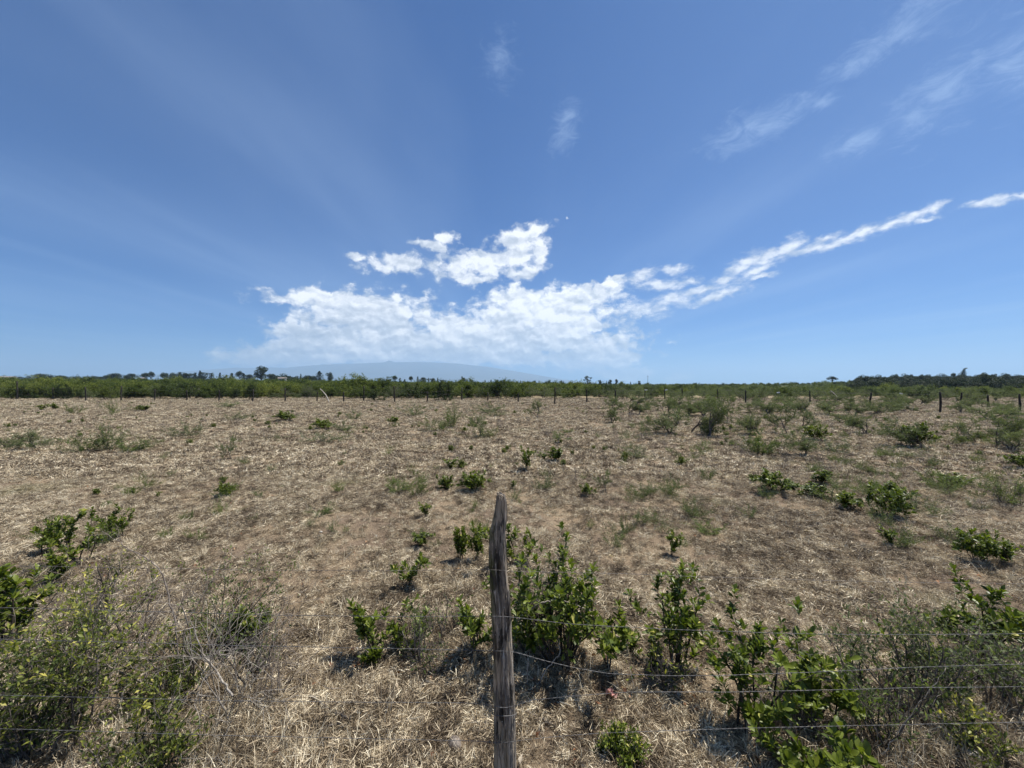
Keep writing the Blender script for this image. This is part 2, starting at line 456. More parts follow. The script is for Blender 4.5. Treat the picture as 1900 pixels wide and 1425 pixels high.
def strawmat():
    m = bpy.data.materials.new('dry grass straw'); m.use_nodes = True
    m.node_tree.nodes.clear(); N = NT(m.node_tree)
    a = N.n('ShaderNodeAttribute', attribute_name='tint').outputs['Fac']
    oi = N.n('ShaderNodeObjectInfo').outputs['Random']
    pos = N.n('ShaderNodeNewGeometry').outputs['Position']
    pos = N.vm('MULTIPLY', pos, (1, 1, 0))
    big = N.noise(pos, 0.35, 4, 0.6)
    mid = N.noise(pos, 1.7, 3, 0.6)
    f = N.m('ADD', a, N.m('MULTIPLY', N.m('SUBTRACT', oi, 0.5), 0.6))
    f = N.m('ADD', f, N.m('MULTIPLY', N.m('SUBTRACT', N.noise(pos, 7.0, 3, 0.6), 0.5), 1.6))
    f = N.m('ADD', f, N.m('MULTIPLY', N.m('SUBTRACT', mid, 0.5), 0.55))
    f = N.m('ADD', f, N.m('MULTIPLY', N.m('SUBTRACT', big, 0.5), 0.55), clamp=True)
    c = N.ramp(f, [(0, (.045, .031, .020)), (.25, (.136, .100, .063)), (.5, (.325, .254, .163)), (.78, (.59, .485, .325)), (1, (.88, .78, .57))])
    gn = N.ss(N.noise(pos, 0.55, 3, 0.6, col=False), 0.56, 0.74, 0.0, 0.5)
    gn = N.m('MULTIPLY', gn, N.ss(a, 0.2, 0.6))
    c = N.mix(gn, c, (.27, .275, .12, 1))
    p = N.n('ShaderNodeBsdfPrincipled'); p.inputs['Roughness'].default_value = 0.6; p.inputs['Specular IOR Level'].default_value = 0.3
    N.put(p.inputs['Base Color'], c)
    tr = N.n('ShaderNodeBsdfTranslucent'); N.put(tr.inputs['Color'], c)
    mx = N.n('ShaderNodeMixShader'); mx.inputs[0].default_value = 0.12
    N.nt.links.new(p.outputs[0], mx.inputs[1]); N.nt.links.new(tr.outputs[0], mx.inputs[2])
    o = N.n('ShaderNodeOutputMaterial'); N.nt.links.new(mx.outputs[0], o.inputs[0])
    return m
M['straw'] = strawmat()

def groundmat():
    m = bpy.data.materials.new('dry soil and litter'); m.use_nodes = True
    m.node_tree.nodes.clear(); N = NT(m.node_tree)
    pos = N.n('ShaderNodeNewGeometry').outputs['Position']
    p2 = N.vm('MULTIPLY', pos, (1, 1, 0))
    nf = N.noise(p2, 55, 5, 0.7)
    nm = N.noise(p2, 9, 4, 0.65)
    nl = N.noise(p2, 1.1, 4, 0.6)
    soil = N.ramp(nm, [(.3, (.060, .042, .031)), (.5, (.115, .082, .060)), (.7, (.185, .138, .100))])
    straw = N.ramp(nf, [(.3, (.10, .072, .045)), (.5, (.24, .18, .115)), (.68, (.46, .37, .24))])
    c = N.mix(N.ss(nl, 0.36, 0.58, 0.25, 0.85), soil, straw)
    big = N.noise(p2, 0.055, 5, 0.6)
    bl = N.noise(p2, 0.018, 4, 0.6)
    far = N.ramp(big, [(.35, (.19, .148, .088)), (.55, (.26, .205, .125)), (.7, (.14, .15, .07))])
    r = N.vm('LENGTH', p2)
    c = N.mix(N.ss(r, 25, 60), c, far)
    c = N.mix(N.ss(r, 70, 160), c, N.mix(N.ss(bl, .4, .6), (.055, .075, .03, 1), (.12, .115, .06, 1)))
    p = N.n('ShaderNodeBsdfPrincipled'); p.inputs['Roughness'].default_value = 0.95; p.inputs['Specular IOR Level'].default_value = 0.1
    N.put(p.inputs['Base Color'], c)
    b = N.n('ShaderNodeBump'); b.inputs['Strength'].default_value = 0.9; b.inputs['Distance'].default_value = 0.02
    N.put(b.inputs['Height'], N.m('ADD', nf, N.m('MULTIPLY', nm, 1.5))); N.nt.links.new(b.outputs[0], p.inputs['Normal'])
    o = N.n('ShaderNodeOutputMaterial'); N.nt.links.new(p.outputs[0], o.inputs[0])
    return m

# ------------------------------------------------------------------ ground
radii = [0.25]
while radii[-1] < 50: radii.append(radii[-1] * 1.02)
while radii[-1] < 17000: radii.append(radii[-1] * 1.06)
radii = np.array(radii)
NSEG = 420
th = np.concatenate([np.linspace(-R(68), R(68), 330), np.linspace(R(68), R(292), 92)[1:-1]])
X = radii[:, None] * np.sin(th)[None]; Y = radii[:, None] * np.cos(th)[None]
Z = terrain(X, Y)
V = np.stack([X, Y, Z], -1).reshape(-1, 3)
V = np.concatenate([V, [[0, 0, 0]]])
k = len(th); n = len(radii)
i = np.arange(n - 1)[:, None] * k; j = np.arange(k)[None]; j2 = (j + 1) % k
q = np.stack([i + j, i + k + j, i + k + j2, i + j2], -1).reshape(-1, 4)
tr = np.concatenate([q[:, [0, 1, 2]], q[:, [0, 2, 3]], np.stack([np.full(k, n * k), np.arange(k), (np.arange(k) + 1) % k], -1)])
mb = MB(); mb.add(V, tr)
link('ground', mb.mesh('ground', groundmat()), kind='structure')

# ------------------------------------------------------------------ mountain in the haze
MD = 11000.0
prof = [(150,706),(250,700),(300,693),(340,689),(380,686),(440,681.5),(475,682.5),(500,681),(530,682),(560,679),(600,676),(650,674),(700,672.5),(716,671.5),
        (722,668.5),(725,668),(731,671.5),(760,671),(800,671.5),(850,674),(880,677.5),(905,680),(930,684),(960,689),(1000,696),(1040,703),(1080,708),(1150,712),(1250,714)]
pxs = np.array([p[0] for p in prof]); pzs = np.array([(CY - p[1]) / F * MD for p in prof])
ux = np.linspace(150, 1250, 360)
hz = np.interp(ux, pxs, pzs)
rows = 70
vv = np.linspace(-1, 1, rows)
Xm = ((ux - CX) / F * MD)[None] * np.ones(rows)[:, None]
Ym = MD + vv[:, None] * 3600 * np.ones(len(ux))[None]
fall = np.clip(1 - np.abs(vv), 0, 1)[:, None] ** 1.25
gul = (fbm(Xm / 700, Ym / 1400, 5, 31) - 0.5)
Zm = hz[None] * fall * (1 + 0.5 * gul * (1 - fall) * 2) - 30 * (1 - fall)
Xm = Xm * (Ym / MD * 0.0 + 1)
mm = MB()
kk = len(ux)
i = np.arange(rows - 1)[:, None] * kk; j = np.arange(kk - 1)[None]
q = np.stack([i + j, i + j + 1, i + kk + j + 1, i + kk + j], -1).reshape(-1, 4)
mm.add(np.stack([Xm, Ym, Zm], -1).reshape(-1, 3), np.concatenate([q[:, [0, 1, 2]], q[:, [0, 2, 3]]]))
mmat = bpy.data.materials.new('moorland slope'); mmat.use_nodes = True
mmat.node_tree.nodes.clear(); N = NT(mmat.node_tree)
pos = N.n('ShaderNodeNewGeometry').outputs['Position']
c = N.ramp(N.noise(pos, 0.0016, 5, 0.6), [(.35, (.030, .036, .034)), (.6, (.062, .060, .052))])
p = N.n('ShaderNodeBsdfPrincipled'); p.inputs['Roughness'].default_value = 1; N.put(p.inputs['Base Color'], c)
o = N.n('ShaderNodeOutputMaterial'); N.nt.links.new(p.outputs[0], o.inputs[0])
link('mountain', mm.mesh('mountain', mmat), kind='structure')

# ------------------------------------------------------------------ scattered stuff (grass, litter, far bushland)
SRC = bpy.data.collections.new('tuft sources')      # never linked to the scene: only read by the scatter nodes
def scatter(name, meshes, pts, rot, scl, idx, mat=None, **props):
    col = bpy.data.collections.new(name + ' sources')
    for i_, me in enumerate(meshes):
        o = bpy.data.objects.new('%s source %02d' % (name, i_), me)
        col.objects.link(o)
    me = bpy.data.meshes.new(name)
    me.vertices.add(len(pts)); me.vertices.foreach_set('co', np.asarray(pts, np.float32).ravel())
    a = me.attributes.new('rot', 'FLOAT_VECTOR', 'POINT'); a.data.foreach_set('vector', np.asarray(rot, np.float32).ravel())
    scl = np.asarray(scl, np.float32)
    if scl.ndim == 1: scl = np.stack([scl] * 3, -1)
    a = me.attributes.new('scl', 'FLOAT_VECTOR', 'POINT'); a.data.foreach_set('vector', scl.ravel())
    a = me.attributes.new('idx', 'INT', 'POINT'); a.data.foreach_set('value', np.asarray(idx, np.int32))
    ng = bpy.data.node_groups.new(name + ' scatter', 'GeometryNodeTree')
    ng.interface.new_socket('Geometry', in_out='INPUT', socket_type='NodeSocketGeometry')
    ng.interface.new_socket('Geometry', in_out='OUTPUT', socket_type='NodeSocketGeometry')
    gi = ng.nodes.new('NodeGroupInput'); go = ng.nodes.new('NodeGroupOutput')
    ci = ng.nodes.new('GeometryNodeCollectionInfo'); ci.inputs[0].default_value = col
    ci.inputs['Separate Children'].default_value = True; ci.inputs['Reset Children'].default_value = True
    ip = ng.nodes.new('GeometryNodeInstanceOnPoints')
    ip.inputs['Pick Instance'].default_value = True
    def attr(nm, ty):
        a_ = ng.nodes.new('GeometryNodeInputNamedAttribute'); a_.data_type = ty
        a_.inputs['Name'].default_value = nm
        return a_.outputs['Attribute']
    L = ng.links.new
    L(gi.outputs[0], ip.inputs['Points']); L(ci.outputs[0], ip.inputs['Instance'])
    L(attr('idx', 'INT'), ip.inputs['Instance Index'])
    er = ng.nodes.new('FunctionNodeEulerToRotation'); L(attr('rot', 'FLOAT_VECTOR'), er.inputs[0])
    L(er.outputs[0], ip.inputs['Rotation']); L(attr('scl', 'FLOAT_VECTOR'), ip.inputs['Scale'])
    L(ip.outputs[0], go.inputs[0])
    o = link(name, me, kind='stuff', **props)
    md = o.modifiers.new('scatter', 'NODES'); md.node_group = ng
    return o

def tuft(seed, nb, rad, l0, l1, w, lie, up=0.6, tint=(0.1, 0.95)):
    rng = np.random.default_rng(seed)
    mb = MB()
    a = rng.uniform(0, 2 * math.pi, nb); r_ = rad * np.sqrt(rng.uniform(0, 1, nb)) * rng.uniform(.3, 1, nb)
    P = np.stack([r_ * np.cos(a), r_ * np.sin(a), rng.uniform(-.008, .012, nb)], -1)
    az_ = a + rng.normal(0, 1.0, nb)
    lying = rng.uniform(0, 1, nb) < lie
    el_ = np.where(lying, rng.uniform(0.0, .35, nb), rng.uniform(.35, 1.45, nb) * up + .25)
    D = np.stack([np.cos(az_) * np.cos(el_), np.sin(az_) * np.cos(el_), np.sin(el_)], -1)
    P[:, 2] += np.where(lying, rng.uniform(0, .03, nb), 0)
    Nn = np.stack([rng.normal(size=nb), rng.normal(size=nb), -rng.uniform(.0, 1.2, nb)], -1)
    L_ = rng.uniform(l0, l1, nb) * np.where(lying, 1.2, 1)
    mb.blades(P, D, Nn, L_, w * rng.uniform(.6, 1.4, nb), rng.uniform(*tint, nb), rng.uniform(-.2, .9, nb))
    return mb.mesh('tuft', M['straw'])
nearT = [tuft(100 + i, 95, .065, .015, .05, .0026, .35) for i in range(7)] + [tuft(120 + i, 60, .045, .025, .075, .0022, .25, .9, (.3, 1)) for i in range(3)] \
      + [tuft(130 + i, 90, .12, .02, .06, .0024, .95, tint=(0, .8)) for i in range(3)]
farT = [tuft(200 + i, 60, .12, .04, .12, .009, .25) for i in range(6)]
rg = np.random.default_rng(5)
def fan(n_, d0, d1, um=1.55, pw=1.0):
    """random ground points seen between two depths; denser towards the camera for pw > 1"""
    u = rg.uniform(-um, um, n_)
    t = rg.uniform(0, 1, n_)
    d = (d0 ** (2 - pw) + t * (d1 ** (2 - pw) - d0 ** (2 - pw))) ** (1 / (2 - pw)) if pw != 2 else d0 * (d1 / d0) ** t
    return u * d, d
xs, ys = fan(42000, 0.9, 7.5, 1.6, 1.1)
# bare patches where the grass stands thinner
cov = fbm(xs / .55, ys / .55, 3, 77)
keep = rg.uniform(0, 1, len(xs)) < np.clip(0.55 + 2.2 * (cov - .35), .35, 1)
xs, ys = xs[keep], ys[keep]
cov = cov[keep]
nn = len(xs)
zz = terrain(xs, ys)
s_ = rg.uniform(.6, 1.25, nn) * (0.75 + 0.9 * np.clip(cov - .3, 0, .5))
scatter('dry_grass', nearT, np.stack([xs, ys, zz], -1), np.stack([rg.normal(0, .12, nn), rg.normal(0, .12, nn), rg.uniform(0, 6.28, nn)], -1), s_, rg.integers(0, len(nearT), nn),
        label='short dry straw-coloured grass matted over the near ground', category='grass')
xs, ys = fan(80000, 7.0, 47, 1.45, 1.25)
cov = fbm(xs / .9, ys / .9, 3, 78)
keep = rg.uniform(0, 1, len(xs)) < np.clip(0.6 + 2.2 * (cov - .36), .35, 1)
xs, ys, cov = xs[keep], ys[keep], cov[keep]
nn = len(xs)
sc_ = rg.uniform(.6, 1.2, nn) * (.8 + ys / 60)
scatter('dry_grass', farT, np.stack([xs, ys, terrain(xs, ys)], -1), np.stack([np.zeros(nn), np.zeros(nn), rg.uniform(0, 6.28, nn)], -1),
        np.stack([sc_, sc_, sc_ * rg.uniform(.5, 1.0, nn)], -1), rg.integers(0, len(farT), nn),
        label='dry brown pasture grass across the field up to the far fence', category='grass')

# taller straw stalks: thick in the two lower corners, thin elsewhere
def stalks(seed, nb, hgt, w=.0022):
    rng = np.random.default_rng(seed); mb = MB()
    P = np.stack([rng.normal(0, .04, nb), rng.normal(0, .04, nb), np.zeros(nb)], -1)
    D = dirs(rng, nb, 1.9, .75)
    D[:, 2] = np.abs(D[:, 2])
    mb.blades(P, D, dirs(rng, nb, -.4), hgt * rng.uniform(.5, 1.1, nb), w, rng.uniform(.45, 1, nb), rng.uniform(-.1, .7, nb))
    return mb.mesh('stalks', M['straw'])
stT = [stalks(300 + i, 12, .15) for i in range(5)]
gx, gy = [], []
for (px_, py_, spx, spy, cnt) in [(380,1330,110,60,260),(250,1400,160,40,200),(120,1120,130,60,90),(470,1400,120,40,120),(1720,1330,120,70,300),(1850,1250,90,80,200),(1640,1400,120,30,150),(1500,1300,160,60,90),(1050,1240,80,30,60),(860,1230,50,25,40),(700,1300,150,60,50),(1800,1120,120,60,90),(780,1180,40,16,50),(1200,1300,90,50,40)]:
    for _ in range(int(cnt * (.75 if px_ < 500 or px_ > 1600 else .3))):
        a_, b_ = at(rg.normal(px_, spx), min(1640, max(950, rg.normal(py_, spy))))
        gx.append(a_); gy.append(b_)
x2, y2 = fan(1300, 2, 26, 1.45, 1.3)
xs = np.concatenate([gx, x2]); ys = np.concatenate([gy, y2]); nn = len(xs)
scatter('dry_grass', stT, np.stack([xs, ys, terrain(xs, ys)], -1), np.stack([rg.normal(0, .25, nn), rg.normal(0, .25, nn), rg.uniform(0, 6.28, nn)], -1),
        rg.uniform(.45, 1.15, nn), rg.integers(0, 5, nn), label='taller pale straw stalks standing above the matted grass', category='grass')

# leaf litter and chips
lb = []
for i_ in range(4):
    rng = np.random.default_rng(400 + i_); m_ = MB()
    m_.leaves(np.zeros((1, 3)), np.array([[1., 0, .15]]), np.array([[.2, .1, 1.]]), .04, .022, .2 + .25 * i_, .4, .5, .4)
    lb.append(m_.mesh('litter leaf', M['litter']))
xs, ys = fan(900, 1.2, 12, 1.45, 1.5)
ex = []
for (px_, py_) in [(1270,1290),(1040,1240),(870,1220),(1390,1420),(690,1230),(330,1290),(1480,1400)]:
    for _ in range(40): ex.append(at(rg.normal(px_, 45), max(1000, rg.normal(py_, 20))))
ex = np.array(ex)
xs = np.concatenate([xs, ex[:, 0]]); ys = np.concatenate([ys, ex[:, 1]]); nn = len(xs)
scatter('leaf_litter', lb, np.stack([xs, ys, terrain(xs, ys) + .02], -1), rg.normal(0, .5, (nn, 3)) * [1, 1, 6], rg.uniform(.4, 1.1, nn), np.minimum(3, (rg.uniform(0, 1, nn) ** 1.6 * 4).astype(int)),
        label='small fallen brown and pale leaves strewn through the grass', category='leaf litter')

# ------------------------------------------------------------------ woody plant skeletons
def grow(rng, p, d, L, r, lvl, P, out):
    """P: list of dicts per level (n children, len ratio, angle, wiggle, up, seg)"""
    q = P[lvl]
    ns = q.get('seg', 6)
    pts = [np.array(p, float)]; dd = np.array(d, float); dd /= np.linalg.norm(dd)
    for _ in range(ns):
        dd = dd + rng.normal(size=3) * q.get('wig', .15) + np.array([0, 0, q.get('up', 0.0)])
        dd /= np.linalg.norm(dd)
        pts.append(pts[-1] + dd * L / ns)
    pts = np.array(pts)
    rr = np.linspace(r, r * q.get('tap', .45), ns + 1)
    out.append((pts, rr, lvl))
    if lvl + 1 < len(P):
        nc = q['n'] if isinstance(q['n'], int) else rng.integers(q['n'][0], q['n'][1] + 1)
        for c_ in range(nc):
            t = rng.uniform(q.get('t0', .35), 1.0) if c_ else 1.0
            i_ = min(ns - 1, int(t * ns)); f_ = t * ns - i_
            b = pts[i_] * (1 - f_) + pts[i_ + 1] * f_
            base = pts[i_ + 1] - pts[i_]; base /= np.linalg.norm(base)
            side = rng.normal(size=3); side -= side.dot(base) * base; side /= np.linalg.norm(side)
            an = q.get('ang', .7) * rng.uniform(.6, 1.3)
            nd = base * math.cos(an) + side * math.sin(an)
            nd[2] *= q.get('flat', 1.0)
            grow(rng, b, nd, L * q.get('ratio', .6) * rng.uniform(.7, 1.2), rr[i_] * q.get('rr', .62), lvl + 1, P, out)
def along(rng, segs, lvls, n_, jit):
    """random points along the branches of some levels, with the branch direction there"""
    S = [s for s in segs if s[2] in lvls]
    ln = np.array([np.linalg.norm(s[0][-1] - s[0][0]) for s in S]); ln /= ln.sum()
    pick = rng.choice(len(S), n_, p=ln); t = rng.uniform(0, 1, n_)
    Pp, Dd = np.empty((n_, 3)), np.empty((n_, 3))
    for a_, (si, tt) in enumerate(zip(pick, t)):
        pts = S[si][0]; m_ = len(pts) - 1
        i_ = min(m_ - 1, int(tt * m_)); f_ = tt * m_ - i_
        Pp[a_] = pts[i_] * (1 - f_) + pts[i_ + 1] * f_; Dd[a_] = pts[i_ + 1] - pts[i_]
    Dd /= np.linalg.norm(Dd, axis=1, keepdims=True)
    return Pp + rng.normal(size=(n_, 3)) * jit, Dd
def wood(segs, mat, k=(6, 5, 4, 3, 3), name='stem'):
    mb = MB()
    for pts, rr, l in segs: mb.tube(pts, rr, k[min(l, len(k) - 1)], np.random.rand())
    return mb.mesh(name, mat)

# acacia shrubs, 1 m tall at scale 1: crooked stems, spreading feathery twigs
def acacia(seed, stems, lean=.5, leafn=1500, low=False, h=1.0):
    rng = np.random.default_rng(seed); segs = []
    for s in range(stems):
        a = rng.uniform(0, 6.28)
        d = np.array([math.cos(a) * lean, math.sin(a) * lean, 1.0])
        P = [dict(n=(4, 6), ratio=.75, ang=.75, wig=.20, up=.05, seg=6, t0=.35, rr=.62, tap=.5, flat=.85),
             dict(n=(4, 6), ratio=.62, ang=.75, wig=.18, up=.0, seg=5, t0=.2, rr=.6, flat=.7),
             dict(n=(3, 5), ratio=.55, ang=.7, wig=.16, up=.04, seg=4, t0=.1, rr=.6, flat=.75),
             dict(n=0, wig=.15, up=.05, seg=3)]
        grow(rng, (rng.normal(0, .03), rng.normal(0, .03), -.02), d, .52 * h * rng.uniform(.8, 1.1), .027, 0, P, segs)
    zmax = max(s[0][:, 2].max() for s in segs); f = h / zmax
    segs = [(p_ * np.array([1, 1, f]), r_, l_) for p_, r_, l_ in segs]
    Pp, Dd = along(rng, segs, (2, 3), int(leafn * 1.3), .016)
    leafn = int(leafn * 1.3)
    side = dirs(rng, leafn, .2)
    mb = MB()
    D2 = Dd * .5 + side
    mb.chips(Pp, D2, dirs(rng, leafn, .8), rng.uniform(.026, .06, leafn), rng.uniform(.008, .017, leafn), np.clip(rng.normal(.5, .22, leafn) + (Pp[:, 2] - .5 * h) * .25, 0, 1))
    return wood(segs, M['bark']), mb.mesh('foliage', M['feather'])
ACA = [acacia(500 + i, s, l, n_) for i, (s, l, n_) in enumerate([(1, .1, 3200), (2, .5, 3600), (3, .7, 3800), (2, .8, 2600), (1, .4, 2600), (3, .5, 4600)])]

# low feathery green clumps, about 1 m wide and .4 m tall at scale 1
def clump(seed, nst, n_, mat, hh=.4, chip=(.03, .07, .008, .014)):
    rng = np.random.default_rng(seed); segs = []
    for s in range(nst):
        a = rng.uniform(0, 6.28); e = rng.uniform(.25, 1.3)
        P = [dict(n=(3, 5), ratio=.5, ang=.6, wig=.16, up=.04, seg=5, t0=.2), dict(n=0, wig=.15, up=.06, seg=3)]
        grow(rng, (rng.normal(0, .08), rng.normal(0, .08), -.01), (math.cos(a) * math.cos(e), math.sin(a) * math.cos(e), math.sin(e)), rng.uniform(.25, .5) * hh / .4, .006, 0, P, segs)
    Pp, Dd = along(rng, segs, (0, 1), n_, .015)
    mb = MB()
    mb.chips(Pp, Dd * .7 + dirs(rng, n_, .3), dirs(rng, n_, .8), rng.uniform(chip[0], chip[1], n_), rng.uniform(chip[2], chip[3], n_), np.clip(rng.normal(.5, .22, n_), 0, 1))
    return wood(segs, M['bark'], (4, 3, 3)), mb.mesh('foliage', mat)
CLU = [clump(600 + i, 16, 2200, M['clump'], .4 + .1 * i) for i in range(4)]
CLG = [clump(620 + i, 14, 1500, M['feather'], .45) for i in range(3)]

# broad-leaved shrubs: leaf rosettes at the tips of upright shoots
def rosettes(rng, segs, per, L0, W0, tiplv, extra=.5):
    """positions and frames of single leaves round every shoot"""
    out = []
    for pts, rr, lv in segs:
        if lv not in tiplv: continue
        d = pts[-1] - pts[-2]; d /= np.linalg.norm(d)
        d = d * .6 + np.array([0, 0, .4]); d /= np.linalg.norm(d)
        u = np.cross(d, [.3, .8, .1]); u /= np.linalg.norm(u); w_ = np.cross(d, u)
        n_ = rng.integers(per[0], per[1] + 1)
        for i_ in range(n_):
            a = i_ * 2.4 + rng.normal(0, .2); t = i_ / n_
            op = .35 + .75 * (1 - t) + rng.normal(0, .12)            # outer leaves open wider
            rad = u * math.cos(a) + w_ * math.sin(a)
            D = d * math.cos(op) + rad * math.sin(op)
            N_ = d * math.sin(op) - rad * math.cos(op)
            back = (1 - t) * .035 * rng.uniform(.6, 1.3)
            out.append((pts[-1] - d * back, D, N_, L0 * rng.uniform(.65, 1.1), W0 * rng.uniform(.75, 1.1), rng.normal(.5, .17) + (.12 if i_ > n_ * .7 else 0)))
        # leaves along the shoot below the rosette
        m_ = int(len(pts) * extra)
        for i_ in range(m_):
            t = rng.uniform(.35, .95); x_ = t * (len(pts) - 1); i0 = int(x_)
            p_ = pts[i0] * (1 - x_ + i0) + pts[min(i0 + 1, len(pts) - 1)] * (x_ - i0)
            D = dirs(rng, 1, .5)[0]
            out.append((p_, D, dirs(rng, 1, 1.0)[0], L0 * rng.uniform(.6, 1.0), W0 * rng.uniform(.7, 1.), rng.normal(.4, .2)))
    return out
def broad_skeleton(rng, h, w, stems, lean=(0, 0)):
    segs = []
    for s in range(stems):
        a = rng.uniform(0, 6.28); r_ = w * .5 * math.sqrt(rng.uniform(.05, 1))
        top = np.array([math.cos(a) * r_ + lean[0], math.sin(a) * r_ + lean[1], h * rng.uniform(.6, .98)])
        b = np.array([math.cos(a) * r_ * .25, math.sin(a) * r_ * .25, -.01])
        L = np.linalg.norm(top - b)
        P = [dict(n=(3, 5), ratio=.38, ang=.95, wig=.12, up=.06, seg=7, t0=.25, rr=.6, tap=.5), dict(n=(0, 2), ratio=.6, ang=.6, wig=.12, up=.12, seg=4, t0=.3, rr=.7), dict(n=0, wig=.1, up=.12, seg=3)]
        grow(rng, b, top - b, L * .9, .0035 + .006 * h, 0, P, segs)
    return segs
def broad_mid(seed, h, w, stems, L0=.075, W0=.034):
    rng = np.random.default_rng(seed)
    segs = broad_skeleton(rng, h, w, stems)
    lv = rosettes(rng, segs, (6, 9), L0, W0, (0, 1, 2), .8)
    mb = MB()
    A = [np.array([x[i_] for x in lv]) for i_ in range(6)]
    mb.leaves(A[0], A[1], A[2], A[3], A[4], np.clip(A[5], 0, .97), .2, .62, .12)
    return wood(segs, M['darkbark'], (5, 4, 3)), mb.mesh('foliage', M['broad'])
BRM = [broad_mid(700 + i, .4, w_, s_) for i, (w_, s_) in enumerate([(.30, 7), (.45, 11), (.22, 5), (.6, 14), (.3, 9)])]

# dead stalk clumps
def twiggy(seed, h, nst, lv3=True, spread=.8, r0=.004, mat='twig'):
    rng = np.random.default_rng(seed); segs = []
    for s in range(nst):
        a = rng.uniform(0, 6.28); e = rng.uniform(.7, 1.45)
        P = [dict(n=(5, 8), ratio=.5, ang=.8, wig=.13, up=.02, seg=8, t0=.15, rr=.6), dict(n=(3, 6), ratio=.5, ang=.8, wig=.16, up=0, seg=5, t0=.15, rr=.65), dict(n=(0, 3), ratio=.5, ang=.9, wig=.15, seg=3, t0=.2), dict(n=0, wig=.1, seg=2)]
        grow(rng, (rng.normal(0, .03), rng.normal(0, .03), -.01), (math.cos(a) * math.cos(e) * spread, math.sin(a) * math.cos(e) * spread, math.sin(e)), h * rng.uniform(.65, 1.0), r0, 0, P, segs)
    return segs
DEAD = [wood(twiggy(750 + i, .35, 4, r0=.004), M['twig'], (4, 3, 3, 3), 'twigs') for i in range(2)]

# thicket bushes, about 2 m tall and 2.6 m wide at scale 1
def bush(seed, n_, flat=1.0, dark=0.0, mat='thicket', chip=(.06, .13, .035, .07), gaps=.5):
    rng = np.random.default_rng(seed); segs = []
    for s in range(7):
        a = rng.uniform(0, 6.28); e = rng.uniform(.5, 1.45)
        P = [dict(n=(4, 6), ratio=.6, ang=.65, wig=.16, up=.03, seg=6, t0=.3, rr=.6), dict(n=(4, 6), ratio=.55, ang=.7, wig=.18, up=.02, seg=4, t0=.2), dict(n=(2, 4), ratio=.6, ang=.7, wig=.2, seg=3, t0=.1), dict(n=0, wig=.1, seg=2)]
        grow(rng, (rng.normal(0, .15), rng.normal(0, .15), -.05), (math.cos(a) * math.cos(e), math.sin(a) * math.cos(e), math.sin(e)), rng.uniform(.9, 1.4), .03, 0, P, segs)
    Pp, Dd = along(rng, segs, (1, 2, 3), n_, .05)
    Pp[:, 2] = np.abs(Pp[:, 2]) * flat
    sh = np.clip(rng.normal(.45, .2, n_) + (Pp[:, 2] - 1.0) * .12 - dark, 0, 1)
    mb = MB()
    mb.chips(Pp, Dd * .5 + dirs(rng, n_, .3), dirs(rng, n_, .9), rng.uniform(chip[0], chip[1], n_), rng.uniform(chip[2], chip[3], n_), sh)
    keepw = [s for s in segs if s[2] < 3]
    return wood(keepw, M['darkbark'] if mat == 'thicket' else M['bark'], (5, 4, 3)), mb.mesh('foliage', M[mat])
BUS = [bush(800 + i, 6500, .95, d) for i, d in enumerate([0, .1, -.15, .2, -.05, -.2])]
BUG = [bush(820 + i, 4200, .8, 0, 'feather', (.05, .11, .02, .04)) for i in range(4)]

